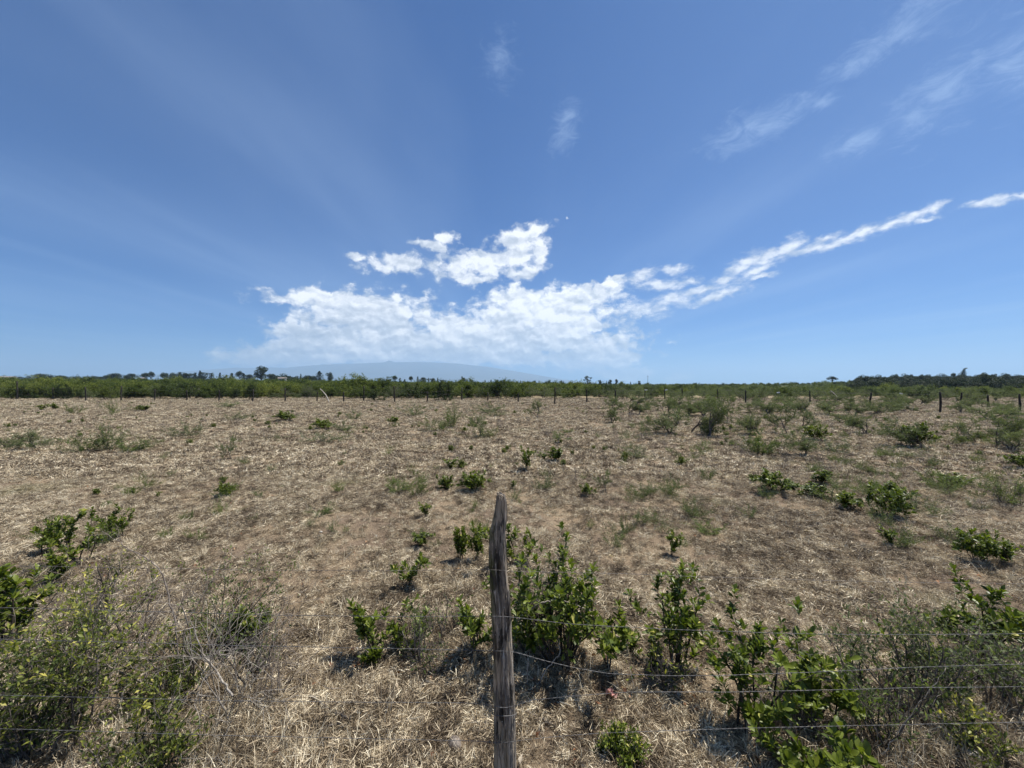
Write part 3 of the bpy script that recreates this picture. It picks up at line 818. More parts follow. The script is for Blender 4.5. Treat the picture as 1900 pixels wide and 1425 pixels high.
# skyline trees, 1 unit tall
def tree(seed, kind):
    rng = np.random.default_rng(seed); segs = []; mb = MB(); tr_ = MB()
    def puff(c, r_, n_, fl=.75, sz=.03, t0=.45):
        d = rng.normal(size=(n_, 3)); d /= np.linalg.norm(d, axis=1, keepdims=True)
        rr = r_ * rng.uniform(.5, 1.08, n_) ** .6
        Pp = np.array(c) + d * rr[:, None] * np.array([1, 1, fl])
        mb.chips(Pp, dirs(rng, n_, .2), dirs(rng, n_, .8), sz * rng.uniform(.7, 1.6, n_), sz * rng.uniform(.5, 1.1, n_), np.clip(rng.normal(t0, .2, n_) + d[:, 2] * .15, 0, 1))
    def trunk(x, y, z, r0, base=(0, 0, -.05), r1=.3):
        a = np.array(base, float); b = np.array([x, y, z], float)
        t = np.linspace(0, 1, 7)[:, None]
        p_ = a * (1 - t) + b * t + np.sin(t * math.pi) * rng.normal(size=3) * .02
        tr_.tube(p_, np.linspace(r0, r0 * r1, 7), 6, .5)
        return p_
    if kind == 'round':
        trunk(0, 0, .55, .03)
        for _ in range(16):
            a = rng.uniform(0, 6.28); r_ = rng.uniform(.05, .3); z = rng.uniform(.38, .86)
            r_ *= 1 - .5 * max(0, (z - .6) / .3)
            c_ = (r_ * math.cos(a), r_ * math.sin(a), z)
            trunk(*c_, .012, (0, 0, z * .55), .3)
            puff(c_, rng.uniform(.09, .16), 210, .8)
    elif kind == 'umbrella':
        trunk(.02, 0, .45, .024)
        for _ in range(15):
            a = rng.uniform(0, 6.28); r_ = rng.uniform(.05, .36); z = .80 - .45 * r_ ** 2 / .13 * .35 + rng.normal(0, .035)
            c_ = (r_ * math.cos(a), r_ * math.sin(a), z)
            trunk(*c_, .013, (.02, 0, .4), .3)
            puff(c_, rng.uniform(.10, .15), 180, .85)
    elif kind == 'cypress':
        trunk(0, 0, .8, .022)
        for i_ in range(26):
            z = .1 + .86 * i_ / 25; w_ = .12 * (1 - ((z - .4) / .62) ** 2 if z > .4 else .6 + z)
            a = rng.uniform(0, 6.28)
            puff((w_ * .5 * math.cos(a), w_ * .5 * math.sin(a), z), max(.025, w_ * .8), 75, 1.3, .026)
    elif kind == 'conifer':
        trunk(0, 0, .9, .02)
        for i_ in range(18):
            z = .15 + .8 * i_ / 17; w_ = .2 * (1 - z) + .02
            for k_ in range(3):
                a = rng.uniform(0, 6.28)
                puff((w_ * .7 * math.cos(a), w_ * .7 * math.sin(a), z), w_ * .6 + .01, 34, .5, .026)
    elif kind == 'airy':
        for _ in range(9):
            a = rng.uniform(0, 6.28); r_ = rng.uniform(.1, .36); z = rng.uniform(.45, .92)
            c_ = (r_ * math.cos(a), r_ * math.sin(a), z)
            trunk(*c_, .02, (0, 0, .1), .3)
            puff(c_, rng.uniform(.07, .12), 150, .6)
        trunk(0, 0, .4, .03)
    elif kind == 'dome':
        trunk(0, 0, .4, .03)
        for _ in range(26):
            a = rng.uniform(0, 6.28); r_ = .5 * math.sqrt(rng.uniform(0, 1)); z = (.82 * math.sqrt(max(0, 1 - (r_ / .62) ** 2))) * rng.uniform(.45, 1)
            puff((r_ * math.cos(a), r_ * math.sin(a), z), rng.uniform(.1, .17), 170, .8, .035, .4)
    elif kind == 'leaning':
        trunk(.05, 0, .8, .02)
        for i_ in range(20):
            z = .12 + .62 * i_ / 19; w_ = .16 * (1 - abs(z - .4))
            a = rng.uniform(0, 6.28)
            puff((w_ * .5 * math.cos(a), w_ * .5 * math.sin(a), z), w_ * .8, 90, 1.2, .03)
        for c_ in [(.05, 0, .8), (.09, 0, .86), (.16, 0, .93), (.22, 0, .96), (.05, 0, .9)]:
            trunk(*c_, .01, (.04, 0, .7), .3); puff(c_, .045, 70, .5, .025)
    zm = max(v_[:, 2].max() for v_ in mb.v)
    for lst in (mb.v, tr_.v):
        for v_ in lst: v_[:, 2] /= zm
    return tr_.mesh('trunk', M['darkbark']), mb.mesh('crown', M['tree'])
TREES = {k_: [tree(900 + i * 7 + j, k_) for j in range(nv)] for i, (k_, nv) in enumerate([('round', 3), ('umbrella', 2), ('cypress', 2), ('conifer', 2), ('airy', 2), ('dome', 3), ('leaning', 1)])}

rnd = random.Random(9)
def plant(name, pair, label, cat, x, y, sc, group=None, rz=None, part='stem'):
    t = thing(name, label, cat, (x, y, float(terrain(x, y))), rnd.uniform(0, 6.28) if rz is None else rz, group, sc)
    link(part, pair[0], t)
    f = link('foliage' if part == 'stem' else 'crown', pair[1], t)
    return t

# ------------------------------------------------------------------ far fence
fposts = [(31.5,707,741.5),(98,719,741),(159,718,743.5),(225,716,743.5),(287,722,743),(347,724,743.5),(406,724,743.5),(469,722,746),(529,720,745),(588,727,745),(638,727,746),
          (675,716,745),(732,716,746.5),(793,727,746),(857,719,744),(905,728,744),(961,730,746.5),(1029.5,717.5,750),(1088.5,721,746.5),(1142,723,749),(1197,723,742),(1234,723,742),
          (1265.5,720,741),(1332.5,722,742),(1382.5,724,748),(1444.7,728,746),(1502.6,724,746.5),(1546,728,742),(1613.7,728,756),(1669,730,746),(1723,729,742),(1743.4,727,766),
          (1783.7,728,753),(1833.7,733,756),(1891.6,731,764)]
fx0 = thing('wire_fence', 'far wire fence of thin dark posts along the thicket edge', 'fence', (0, 40, 0))
def postmesh(h, r, seed, name='fence_post', mat='farpost'):
    rng = np.random.default_rng(seed); m_ = MB()
    z = np.linspace(-.3, h, 8)
    P_ = np.stack([np.cumsum(rng.normal(0, .012, 8)), np.cumsum(rng.normal(0, .012, 8)), z], -1); P_ -= P_[1] * [1, 1, 0]
    m_.tube(P_, r * np.linspace(1.1, .85, 8) * rng.uniform(.9, 1.1, 8), 7)
    return m_.mesh(name, M[mat])
tops = []
for i_, (px_, t_, b_) in enumerate(fposts):
    x_, y_ = at(px_, b_)
    z_ = float(terrain(x_, y_))
    h_ = H - (t_ - CY) / F * y_ - z_
    o = link('fence_post', postmesh(max(.8, h_), .062 if px_ not in (1743.4, 1891.6) else .058, 1000 + i_), fx0)
    o.location = (x_, y_ - 40, z_)
    if px_ not in (1743.4, 1891.6, 1723, 1546, 1234): tops.append((x_, y_, z_, h_))
    if px_ in (1197, 1234, 1444.7, 1669):
        m_ = MB()
        w_, hh, dd = (.14, .05, .02)
        bx = np.array([[a, b, c] for a in (-w_, w_) for b in (-dd, dd) for c in (-hh, hh)])
        tq = [(0,1,3),(0,3,2),(4,6,7),(4,7,5),(0,4,5),(0,5,1),(2,3,7),(2,7,6),(0,2,6),(0,6,4),(1,5,7),(1,7,3)]
        m_.add(bx, tq)
        pl_ = link('marker_plate', m_.mesh('marker_plate', M['white'], False), o)
        pl_.location = (.08 * rnd.choice((-1, 1)), -.06, max(.8, h_) - .02); pl_.rotation_euler = (0, rnd.uniform(-.3, .3), 0)
tops.sort()
for lev in (.3, .62, .93):
    m_ = MB(); P_ = []
    for (a, b) in zip(tops[:-1], tops[1:]):
        for t in np.linspace(0, 1, 5)[:-1]:
            sag = -.03 * math.sin(t * math.pi)
            P_.append((a[0] * (1 - t) + b[0] * t, a[1] * (1 - t) + b[1] * t - 40 - .06, (a[2] + a[3] * lev) * (1 - t) + (b[2] + b[3] * lev) * t + sag))
    m_.tube(P_, .003, 3)
    link('wire', m_.mesh('wire', M['oldwire']), fx0)
# leaning poles
for (xa, ya, xb, yb, dep, lab) in [(589, 721.5, 611, 746.5, 36.5, 'pale bare pole leaning to the left on the far fence, left of the middle'), (1549, 725.5, 1557, 744, 39, 'short pale pole leaning on the far fence in the right part')]:
    m_ = MB(); x1, x0_ = (xa - CX) / F * dep, (xb - CX) / F * dep
    z1, z0_ = H - (ya - CY) / F * dep, float(terrain(x0_, dep)) - .1
    t = np.linspace(0, 1, 9)[:, None]
    P_ = np.array([0, 0, z0_]) * (1 - t) + np.array([x1 - x0_, .5, z1]) * t + np.array([.12, 0, .06]) * np.sin(t * math.pi)
    m_.tube(P_, np.linspace(.06, .035, 9), 7)
    o = link('wooden_pole', m_.mesh('wooden_pole', M['palepole'])); o.location = (x0_, dep, 0)
    o['label'] = lab; o['category'] = 'pole'

PX = sorted(p_[0] for p_ in fposts)
def nth(n_):
    return {1: 'first', 2: 'second', 3: 'third', 4: 'fourth', 5: 'fifth', 6: 'sixth', 7: 'seventh', 8: 'eighth', 9: 'ninth', 10: 'tenth', 11: 'eleventh', 12: 'twelfth', 13: 'thirteenth', 14: 'fourteenth',
            15: 'fifteenth', 16: 'sixteenth', 17: 'seventeenth', 18: 'eighteenth', 19: 'nineteenth', 20: 'twentieth', 21: 'twenty-first', 22: 'twenty-second', 23: 'twenty-third', 24: 'twenty-fourth', 25: 'twenty-fifth'}[n_]
def where(px_):
    i_ = sum(1 for p_ in PX if p_ <= px_); n_ = len(PX)
    if i_ == 0: return 'left of the first far fence post'
    if i_ == n_: return 'right of the last far fence post'
    if i_ <= 17: return 'right of the %s far fence post from the left' % nth(i_)
    return 'left of the %s far fence post from the right' % nth(n_ - i_)
# ------------------------------------------------------------------ skyline trees
TL = [ # px, top py, kind, relative width, depth, label
 (485,678,'round',1.05,260,'large dark round-crowned tree, tallest on the left horizon'),
 (593,688,'cypress',2.1,260,'dark egg-shaped tree, left one of the pair beside the mountain foot'),
 (612,690,'round',.85,255,'dark rounded tree, right one of the pair beside the mountain foot'),
 (1090,697,'airy',1.2,250,'broad airy tree with open crown on the horizon right of the clouds'),
 (1186,706,'round',.9,230,'small lollipop tree on a bare trunk right of the airy tree'),
 (1544,697,'umbrella',1.15,210,'umbrella-crowned tree on a forked trunk standing against clear sky'),
 (1787,682,'leaning',1.0,168,'tall narrow tree with a crooked flagged top on the right hill'),
 (1770,691,'umbrella',.8,168,'small umbrella tree on a thin trunk left of the crooked-topped tree'),
 (1820,690,'dome',1.1,180,'wide dark domed tree on the right hill'),
 (1841,694,'cypress',1.9,180,'dark upright tree touching the right side of the domed tree'),
 (1868,693,'round',1.0,180,'round-crowned tree near the right end of the skyline'),
 (1891,703,'dome',1.2,170,'dark bushy tree at the right edge of the picture'),
 (859,698,'dome',.8,240,'dark bushy round tree on the horizon above the middle fence posts'),
 (1426,711,'dome',.8,140,'very dark low round tree in the right thicket line'),
 (1300,712.5,'dome',1.4,150,'dark flattened treetop, left of two in the right thicket line'),
 (1332,712.5,'dome',1.5,150,'dark flattened treetop, right of two in the right thicket line'),
 (733,696,'umbrella',.9,280,'small flat-topped tree below the mountain peak'),
 (763,697,'umbrella',.8,280,'small flat-topped tree right of the peak above the far conifers'),
 (245,692,'umbrella',1.2,290,'pale umbrella tree on the left horizon'),
 (280,688,'umbrella',.7,290,'tall thin umbrella tree, right one of the left horizon pair'),
 (271,690.5,'umbrella',1.1,285,'bushier umbrella tree, left one of the left horizon pair'),
 (306,690,'umbrella',1.0,290,'flat-crowned tree right of the left horizon pair'),
 (445,687,'umbrella',.8,280,'slender flat-topped tree just left of the large round tree'),
 (371,687,'conifer',1.0,280,'tallest pointed conifer in the left treeline'),
 (408,691,'conifer',1.0,280,'pointed conifer standing alone left of the slender flat-topped tree'),
 (1662,693.5,'round',.9,200,'round-topped tree highest on the left slope of the right hill'),
 (1144,703,'round',.7,250,'small dark tree between the airy tree and the lollipop tree'),
 (1557,708.5,'round',1.0,210,'dark squat tree right below the umbrella-crowned tree'),
 (558,693.5,'conifer',.8,270,'thin pointed conifer left of the dark egg-shaped tree'),
]
def put_tree(px_, top, kind, rw, dep, label, group=None):
    x_ = (px_ - CX) / F * dep; z_ = float(terrain(x_, dep))
    h_ = (CY - top) / F * dep + H - z_
    pr = rnd.choice(TREES[kind])
    rz_ = 0.0 if kind == 'leaning' else None
    plant(('conifer_tree' if kind in ('conifer', 'cypress') and rw < 1.5 else 'umbrella_tree' if kind == 'umbrella' else 'tree'), pr, label, 'tree', x_, dep, (h_ * rw, h_ * rw, h_), group, rz_, 'trunk')
for t_ in TL: put_tree(*t_)
def row(xs_, kind, lab, grp, dep, rw=1.0):
    for k_, (px_, top) in enumerate(sorted(xs_)): put_tree(px_, top, kind if isinstance(kind, str) else rnd.choice(kind), rw * rnd.uniform(.85, 1.2), dep * rnd.uniform(.95, 1.08), '%s, %s from the left' % (lab, nth(k_ + 1)), grp)
row([(40,697),(58,697.5),(77,692.5),(95,696),(115,696),(133,697),(150,698),(168,697),(190,696),(203,695),(213,691.5),(226,696),(236,697)], ['dome','round'], 'hazy tree in the distant treeline at the far left', 'distant trees at far left', 300, 1.9)
row([(322,691),(333,690),(342,691),(351,692),(362,691),(380,690),(392,692),(420,695),(430,692),(452,692),(462,694)], ['conifer','round','cypress'], 'small tree in the row left of the large round tree', 'trees in the left row', 285, 1.5)
row([(505,693),(516,692),(530,696),(541,697),(548,697),(570,696),(580,697)], ['dome','round'], 'low tree between the large round and the egg-shaped tree', 'low trees left of the mountain', 270, 1.7)
row([(704,701),(724,703),(742,701),(751,703),(775,698),(785,699.5),(795,701),(803,701),(812,701),(820,704),(875,704),(900,705),(911,704),(928,706),(845,705),(640,703),(655,704),(690,704)], ['conifer','round','cypress'], 'tiny tree in the distant row below the mountain', 'distant trees under the mountain', 280, 1.3)
row([(966,706),(980,708),(992,705.5),(1000,706),(1020,708),(1041,705.5),(1046,706.5),(1062,708),(1076,706),(1113,704.5),(1125,707),(1132,704),(1156,708),(1170,708)], ['conifer','cypress','round'], 'tiny horizon tree between mountain foot and lollipop tree', 'distant trees in the middle', 270, 1.0)
row([(1250,714),(1265,713),(1281,712.5),(1350,712),(1365,711.5),(1380,713),(1395,713.5),(1410,713),(1442,712),(1456,712),(1471,709),(1487,712),(1501,710),(1512,713),(1526,714)], ['dome','round','dome'], 'low dark horizon tree left of the umbrella-crowned tree', 'low trees in the right horizon line', 170, 1.9)
row([(1569,711),(1580,708.5),(1592,707),(1602,706),(1612,704.5),(1622,703),(1634,702),(1643,702),(1652,699),(1672,698),(1681,697.5),(1690,698),(1699,697.5),(1708,699),(1719,701),(1727,703),(1736,702),(1742,702),(1753,703),(1762,703),(1776,702),(1800,703),(1852,703),(1880,706)], ['conifer','round','dome','dome'], 'dark tree in the canopy covering the right hill', 'trees covering the right hill', 176, 1.6)

# far house roofs among the trees
def house(px_, py_, wpx, hpx, dep, label):
    x_ = (px_ - CX) / F * dep; w_ = wpx / F * dep; h_ = hpx / F * dep
    ztop = H + (CY - py_) / F * dep
    t = thing('farmhouse', label, 'house', (x_, dep, ztop - h_), .2)
    m_ = MB(); d_ = w_ * .6
    def box(m_, x0, x1, y0, y1, z0, z1):
        b = np.array([[a, b_, c] for a in (x0, x1) for b_ in (y0, y1) for c in (z0, z1)])
        m_.add(b, [(0,1,3),(0,3,2),(4,6,7),(4,7,5),(0,4,5),(0,5,1),(2,3,7),(2,7,6),(0,2,6),(0,6,4),(1,5,7),(1,7,3)])
    zb = -(ztop - h_) - .3
    box(m_, -w_ / 2, w_ / 2, -d_ / 2, d_ / 2, zb, h_ * .5); link('wall', m_.mesh('wall', M['whitewall'], False), t)
    m_ = MB(); e = .3
    v = np.array([[-w_/2-e, -d_/2-e, h_*.5+.01], [w_/2+e, -d_/2-e, h_*.5+.01], [w_/2+e, d_/2+e, h_*.5+.01], [-w_/2-e, d_/2+e, h_*.5+.01], [-w_/2-e, 0, h_], [w_/2+e, 0, h_]])
    m_.add(v, [(0,1,5),(0,5,4),(2,3,4),(2,4,5),(0,4,3),(1,2,5),(0,3,2),(0,2,1)]); link('roof', m_.mesh('roof', M['roof'], False), t)
    for s in (-1, 1):
        m_ = MB(); box(m_, s * w_ * .25 - .5, s * w_ * .25 + .5, -d_ / 2 - .05, -d_ / 2 + .02, h_ * .5 - 1.6, h_ * .5 - .5); link('window', m_.mesh('window', M['window'], False), t)
house(13, 698, 20, 4, 210, 'farmhouse with pale reddish roof at the far left edge among trees')
house(524, 700, 12, 4, 210, 'small pale-roofed house behind the thicket below the large round tree')
house(264, 700.5, 6, 3, 205, 'tiny whitish house between umbrella trees on the left horizon')
m_ = MB(); m_.tube([(0, 0, 0), (0, 0, 6.4)], [.12, .05], 6); m_.tube([(-.5, 0, 5.6), (.5, 0, 5.6)], .05, 4)
x_ = (1202 - CX) / F * 200
o = link('utility_pole', m_.mesh('utility_pole', M['farpost'])); o.location = (x_, 200, float(terrain(x_, 200)) - .2)
o['label'] = 'thin distant utility pole right of the lollipop tree'; o['category'] = 'pole'

# ------------------------------------------------------------------ bush band behind the fence: single bushes in front, bushland beyond
rb = np.random.default_rng(77)
placed = []
tries = 0
zones = [(-1e9, 330, 'left third'), (330, 700, 'left of the middle'), (700, 1120, 'behind the middle'), (1120, 1e9, 'right part')]
while len(placed) < 285 and tries < 20000:
    tries += 1
    u = rb.uniform(-1.36, 1.36); px_ = CX + u * F
    right = sst(px_, 900, 1250)
    d0 = 44.8 - (3.0 if px_ > 1150 else 0)
    d = d0 + 12.5 * rb.uniform(0, 1) ** 1.3
    x_, y_ = u * d, d
    if any((x_ - a) ** 2 + (y_ - b) ** 2 < (1.25 + .5 * right) ** 2 for a, b in placed): continue
    placed.append((x_, y_))
    z = next(zz_ for zz_ in zones if zz_[0] <= px_ < zz_[1])
    grey = rb.uniform() < .25 + .5 * right
    s = rb.uniform(.58, 1.08) * (1 - .28 * right)
    rowd = 'front row' if d < d0 + 2.2 else 'middle' if d < d0 + 6 else 'back'
    big_ = 'large ' if s > .85 * (1 - .28 * right) else 'small '
    if grey:
        plant('thorn_bush', BUG[rb.integers(4)], '%sgrey-green thorny bush, %s, %s' % (big_, rowd, where(px_)), 'bush', x_, y_, (s, s, s * rb.uniform(.75, 1.05)), 'grey-green bushes behind the far fence')
    else:
        plant('thicket_bush', BUS[rb.integers(6)], '%sleafy green bush, %s, %s' % (big_, rowd, where(px_)), 'bush', x_, y_, (s * 1.1, s * 1.1, s * rb.uniform(.8, 1.05)), 'leafy bushes behind the far fence')
for (px_, b_, hpx, wpx, v, lab) in [(823,744,36,30,3,'very dark rounded bush right against the far fence, tallest near the middle'),(690,744,20,28,3,'low black-green bush at the foot of the far fence'),(104,741,26,24,3,'dark bush touching the second post from the left of the far fence'),
                                    (185,742,24,26,1,'dark green bush between the third and fourth far fence posts from the left'),(455,744,30,26,1,'dark bright-edged bush left of the eighth far fence post')]:
    x_, y_ = at(px_, b_); y_ += .8
    sx = wpx / F * y_ / 2.6; sz = hpx / F * y_ / 2.0
    plant('thicket_bush', BUS[v], lab, 'bush', x_, y_, (sx * 1.2, sx, sz))
# bushland as one mass
nb = 15000
u = rb.uniform(-1.5, 1.5, nb); d = 54 + (380 - 54) * rb.uniform(0, 1, nb) ** 1.5
x_ = u * d; y_ = d
pxx = CX + u * F
right = sst(pxx, 900, 1250)
den = fbm(x_ / 22, y_ / 22, 3, 41)
hill = sst(pxx, 1520, 1650) * (d > 85)
keep = rb.uniform(0, 1, nb) < np.clip(1.1 - .75 * right * (1 - hill) + (den - .5) * 1.6, 0.15, 1)
x_, y_, right, hill, pxx, d = [q_[keep] for q_ in (x_, y_, right, hill, pxx, d)]
nn = len(x_)
greyp = (.15 + .45 * right) * (1 - hill)
isg = rb.uniform(0, 1, nn) < greyp
idx = np.where(isg, 6 + rb.integers(0, 4, nn), rb.integers(0, 6, nn))
s = rb.uniform(.55, 1.15, nn) * np.where(rb.uniform(0, 1, nn) < .07, rb.uniform(1.2, 1.6, nn), 1) * (1 + .0022 * (d - 50)) * (1 - .28 * right * (1 - hill) - .38 * hill)
s = np.where(pxx < 700, s * .92, np.where(hill > .5, s, s * .82))
BL = []
hd = (hill > .5) & (rb.uniform(0, 1, nn) < .6)
idx = np.where(hd, 10 + rb.integers(0, 3, nn), idx)
s = np.where(hd, s * 3.5 * rb.uniform(.7, 1.35, nn), s)
for st, fo in BUS + BUG:
    # one joined mesh per source
    m_ = MB()
    BL.append(fo)
BL += [t_[1] for t_ in TREES['dome']]
scatter('bushland', BL, np.stack([x_, y_, terrain(x_, y_)], -1), np.stack([np.zeros(nn), np.zeros(nn), rb.uniform(0, 6.28, nn)], -1),
        np.stack([s * 1.2, s * 1.2, s * .95], -1), idx, label='dense green bushland stretching from behind the fence to the horizon', category='bushland')

# ------------------------------------------------------------------ plants in the field
ACL = [ # px, base py, height px, width px, variant, label
 (1243,806,44,72,5,'low spreading acacia shrub with leafy skirt, leftmost of the right-hand acacias'),
 (1284,803,66,66,0,'tallest acacia shrub of the middle right cluster with a bare forked trunk'),
 (1316,811,66,56,2,'bushy many-stemmed acacia shrub right beside the forked-trunk acacia'),
 (1352,785,46,30,4,'narrow twisted acacia sapling behind the right-hand cluster'),
 (1395,808,34,46,3,'small acacia with bare curved branches above the green clump, left trunk'),
 (1410,808,38,48,1,'small acacia with bare curved branches above the green clump, right trunk'),
 (1462,806,52,50,4,'thin dark-stemmed acacia with wispy crown'),
 (1483,792,30,44,3,'leaning wispy acacia behind the thin dark-stemmed one'),
 (1497,844,44,60,1,'sparse acacia with slanting bare twigs near the dark leafy shrub'),
 (1608,806,36,44,2,'rounded grey-green acacia bush standing alone on the right'),
 (1716,832,52,84,1,'v-shaped twin-trunk acacia shrub with spreading arms'),
 (1812,822,48,50,0,'slender acacia with straight trunk near the right edge'),
 (1848,828,62,62,2,'tall tangled acacia shrub near the right edge'),
 (1876,836,44,56,5,'dense low acacia at the right edge of the field'),
 (1890,806,40,50,4,'grey acacia behind the right edge group'),
 (1770,812,28,30,3,'small wispy acacia between the twin-trunk and slender ones'),
 (1135,786,30,28,5,'small upright feathery shrub by itself right of the middle'),
 (1168,768,24,36,2,'dense grey-green bush close to the fence right of the middle'),
 (1000,777,32,34,3,'wispy acacia sapling near the far fence above the post'),
 (1035,828,30,44,4,'windswept acacia sapling with a dark basal shadow above the two bright shrubs'),
 (1126,913,36,30,4,'tiny thorny sapling on the open grass right of the post'),
 (430,852,40,28,4,'lone bare-legged sapling on the open grass left'),
 (72,834,34,52,3,'toppled twisted acacia sapling near the left edge'),
 (1690,925,42,40,0,'grey thin-stemmed sapling among the right-hand leafy shrubs'),
 (10,832,22,34,5,'small grey acacia cut by the left edge'),
 (1236,776,36,40,3,'feathery acacia at the back of the middle right cluster'),
 (1262,770,38,44,2,'broad acacia behind the forked-trunk acacia'),
 (1305,772,36,46,5,'grey-green acacia at the back between the trunks'),
 (1560,786,22,34,5,'low grey bush near the far fence on the right'),
 (1540,770,24,44,2,'wide grey-green bush in front of the far fence on the right'),
 (1622,768,22,50,3,'flat grey bush by the fence left of the thick post'),
 (1585,772,22,40,1,'loose grey bush in front of the fence beside the flat one'),
 (1425,768,24,48,5,'grey-green bush before the far fence right of the cluster'),
 (1460,764,20,40,2,'small bush at the fence behind the thin dark-stemmed acacia'),
 (1500,768,26,40,1,'branching bush at the fence beside a post on the right'),
 (1200,760,18,34,1,'low scraggly bush under the white-capped fence posts'),
 (1395,766,18,36,3,'low scraggly bush at the fence right of the cluster'),
 (1830,778,26,54,5,'broad grey bush near the fence at far right'),
 (1870,776,24,44,2,'grey bush near the fence in the right corner'),
 (1690,764,14,60,3,'low brushy patch left of the thick fence post'),
 (1655,762,16,40,1,'low wiry bush before the plated fence post'),
]
for (px_, b_, hp, wp, v, lab) in ACL:
    x_, y_ = at(px_, b_)
    me = ACA[v]
    hh = hp * 1.15 / F * y_
    ww = wp * 1.12 / F * y_ / 1.15
    plant('acacia_shrub', me, lab, 'shrub', x_, y_, (ww, ww, hh))
ra = np.random.default_rng(33); spots = []
while len(spots) < 60:
    px_, b_ = ra.uniform(1130, 1900), 745 + 28 * ra.uniform(0, 1) ** 1.5
    x_, y_ = at(px_, b_)
    if abs(px_ - 1743) < 22 or any((x_ - a) ** 2 + (y_ - b) ** 2 < 1.4 for a, b in spots): continue
    spots.append((x_, y_))
    s = ra.uniform(.55, 1.05)
    plant('acacia_shrub', ACA[ra.integers(6)], '%s acacia %s, %s' % ('knee-high' if s < .78 else 'waist-high', 'on the grass' if b_ > 753 else 'near the fence', where(px_)), 'shrub', x_, y_, (s * 1.25, s * 1.25, s),
          'acacia bushes before the right half of the far fence')
CLL = [
 (1408,842,30,72,0,'CLU','bright feathery green clump in front of the small twin acacias'),
 (160,838,24,62,1,'CLU','bright green feathery clump, left one of three at the left'),
 (200,836,26,50,2,'CLU','green feathery clump in the middle of three at the left'),
 (245,838,20,70,0,'CLU','wide low green clump, right one of three at the left'),
 (345,812,22,58,0,'CLG','grey wiry clump on open grass at the left'),
 (600,822,14,72,1,'CLG','pale grey-green clump under the bright yellow-green shrub'),
 (635,800,14,44,2,'CLG','thin grey clump right of the bright yellow-green shrub'),
 (812,800,18,50,1,'CLU','green clump, left of the pair above the middle'),
 (838,794,24,34,2,'CLU','upright green clump, right of the pair above the middle'),
 (892,812,18,48,3,'CLU','soft green clump standing alone above the post'),
 (880,790,20,30,0,'CLG','grey wispy clump behind the soft green one'),
 (655,778,14,34,0,'CLG','small dull clump left of the small round bright shrub'),
 (770,772,16,46,1,'CLG','dull grey-green clump near the far fence left of the middle'),
 (740,912,18,60,0,'CLU','pale green low patch left of the dark shrubs'),
 (775,916,20,44,1,'CLU','greener low patch touching the dark shrubs on their left'),
 (1015,910,22,50,2,'CLG','thin dull green patch behind the post top'),
 (910,765,12,60,2,'CLG','faint grey clump near the far fence behind the post line'),
 (920,772,10,40,1,'CLG','faint low clump right of the pale grey one near the fence'),
 (1180,850,14,60,1,'CLG','low straggly grey patch on open grass right of the middle'),
 (210,768,14,30,3,'CLU','yellowish clump near the far fence at left'),
 (137,768,12,24,1,'CLU','small green clump near the far fence at far left'),
 (420,756,10,50,0,'CLG','grey weeds close to the far fence left'),
 (445,780,12,44,2,'CLG','thin grey weeds on the grass below the eighth fence post'),
 (60,832,16,60,0,'CLG','grey wiry weeds by the toppled sapling'),
 (1545,930,26,60,2,'CLG','grey-green weeds between the right-hand leafy shrubs'),
 (1610,925,22,50,1,'CLU','soft green weeds left of the grey thin-stemmed sapling'),
 (1745,905,26,70,0,'CLU','yellow-green spreading patch right of the grey thin-stemmed sapling'),
 (1700,950,18,70,1,'CLG','dull weeds behind the tall leafy shrub on the right'),
 (1870,935,30,70,2,'CLU','green weeds at the right edge of the picture'),
 (1540,838,20,70,0,'CLG','grey weeds right of the sparse slanting acacia'),
 (1655,846,14,60,2,'CLG','faint weeds left of the twin-trunk acacia'),
 (1765,1010,30,56,3,'CLG','straggly green weeds above the low leafy shrub at right'),
 (600,955,10,40,1,'CLU','tiny green weeds in the open grass left of the post'),
 (1310,985,16,66,0,'CLU','yellowish low weeds right of the post'),
 (1160,985,24,30,2,'CLG','small grey-green weed clump right of the post'),
]
for (px_, b_, hp, wp, v, nm, lab) in CLL:
    x_, y_ = at(px_, b_)
    src = CLU[v] if nm == 'CLU' else CLG[v % 3]
    plant('green_weeds' if nm == 'CLU' else 'grey_weeds', src, lab, 'weeds', x_, y_, (wp / F * y_ / .8, wp / F * y_ / .8, hp / F * y_ / .42))
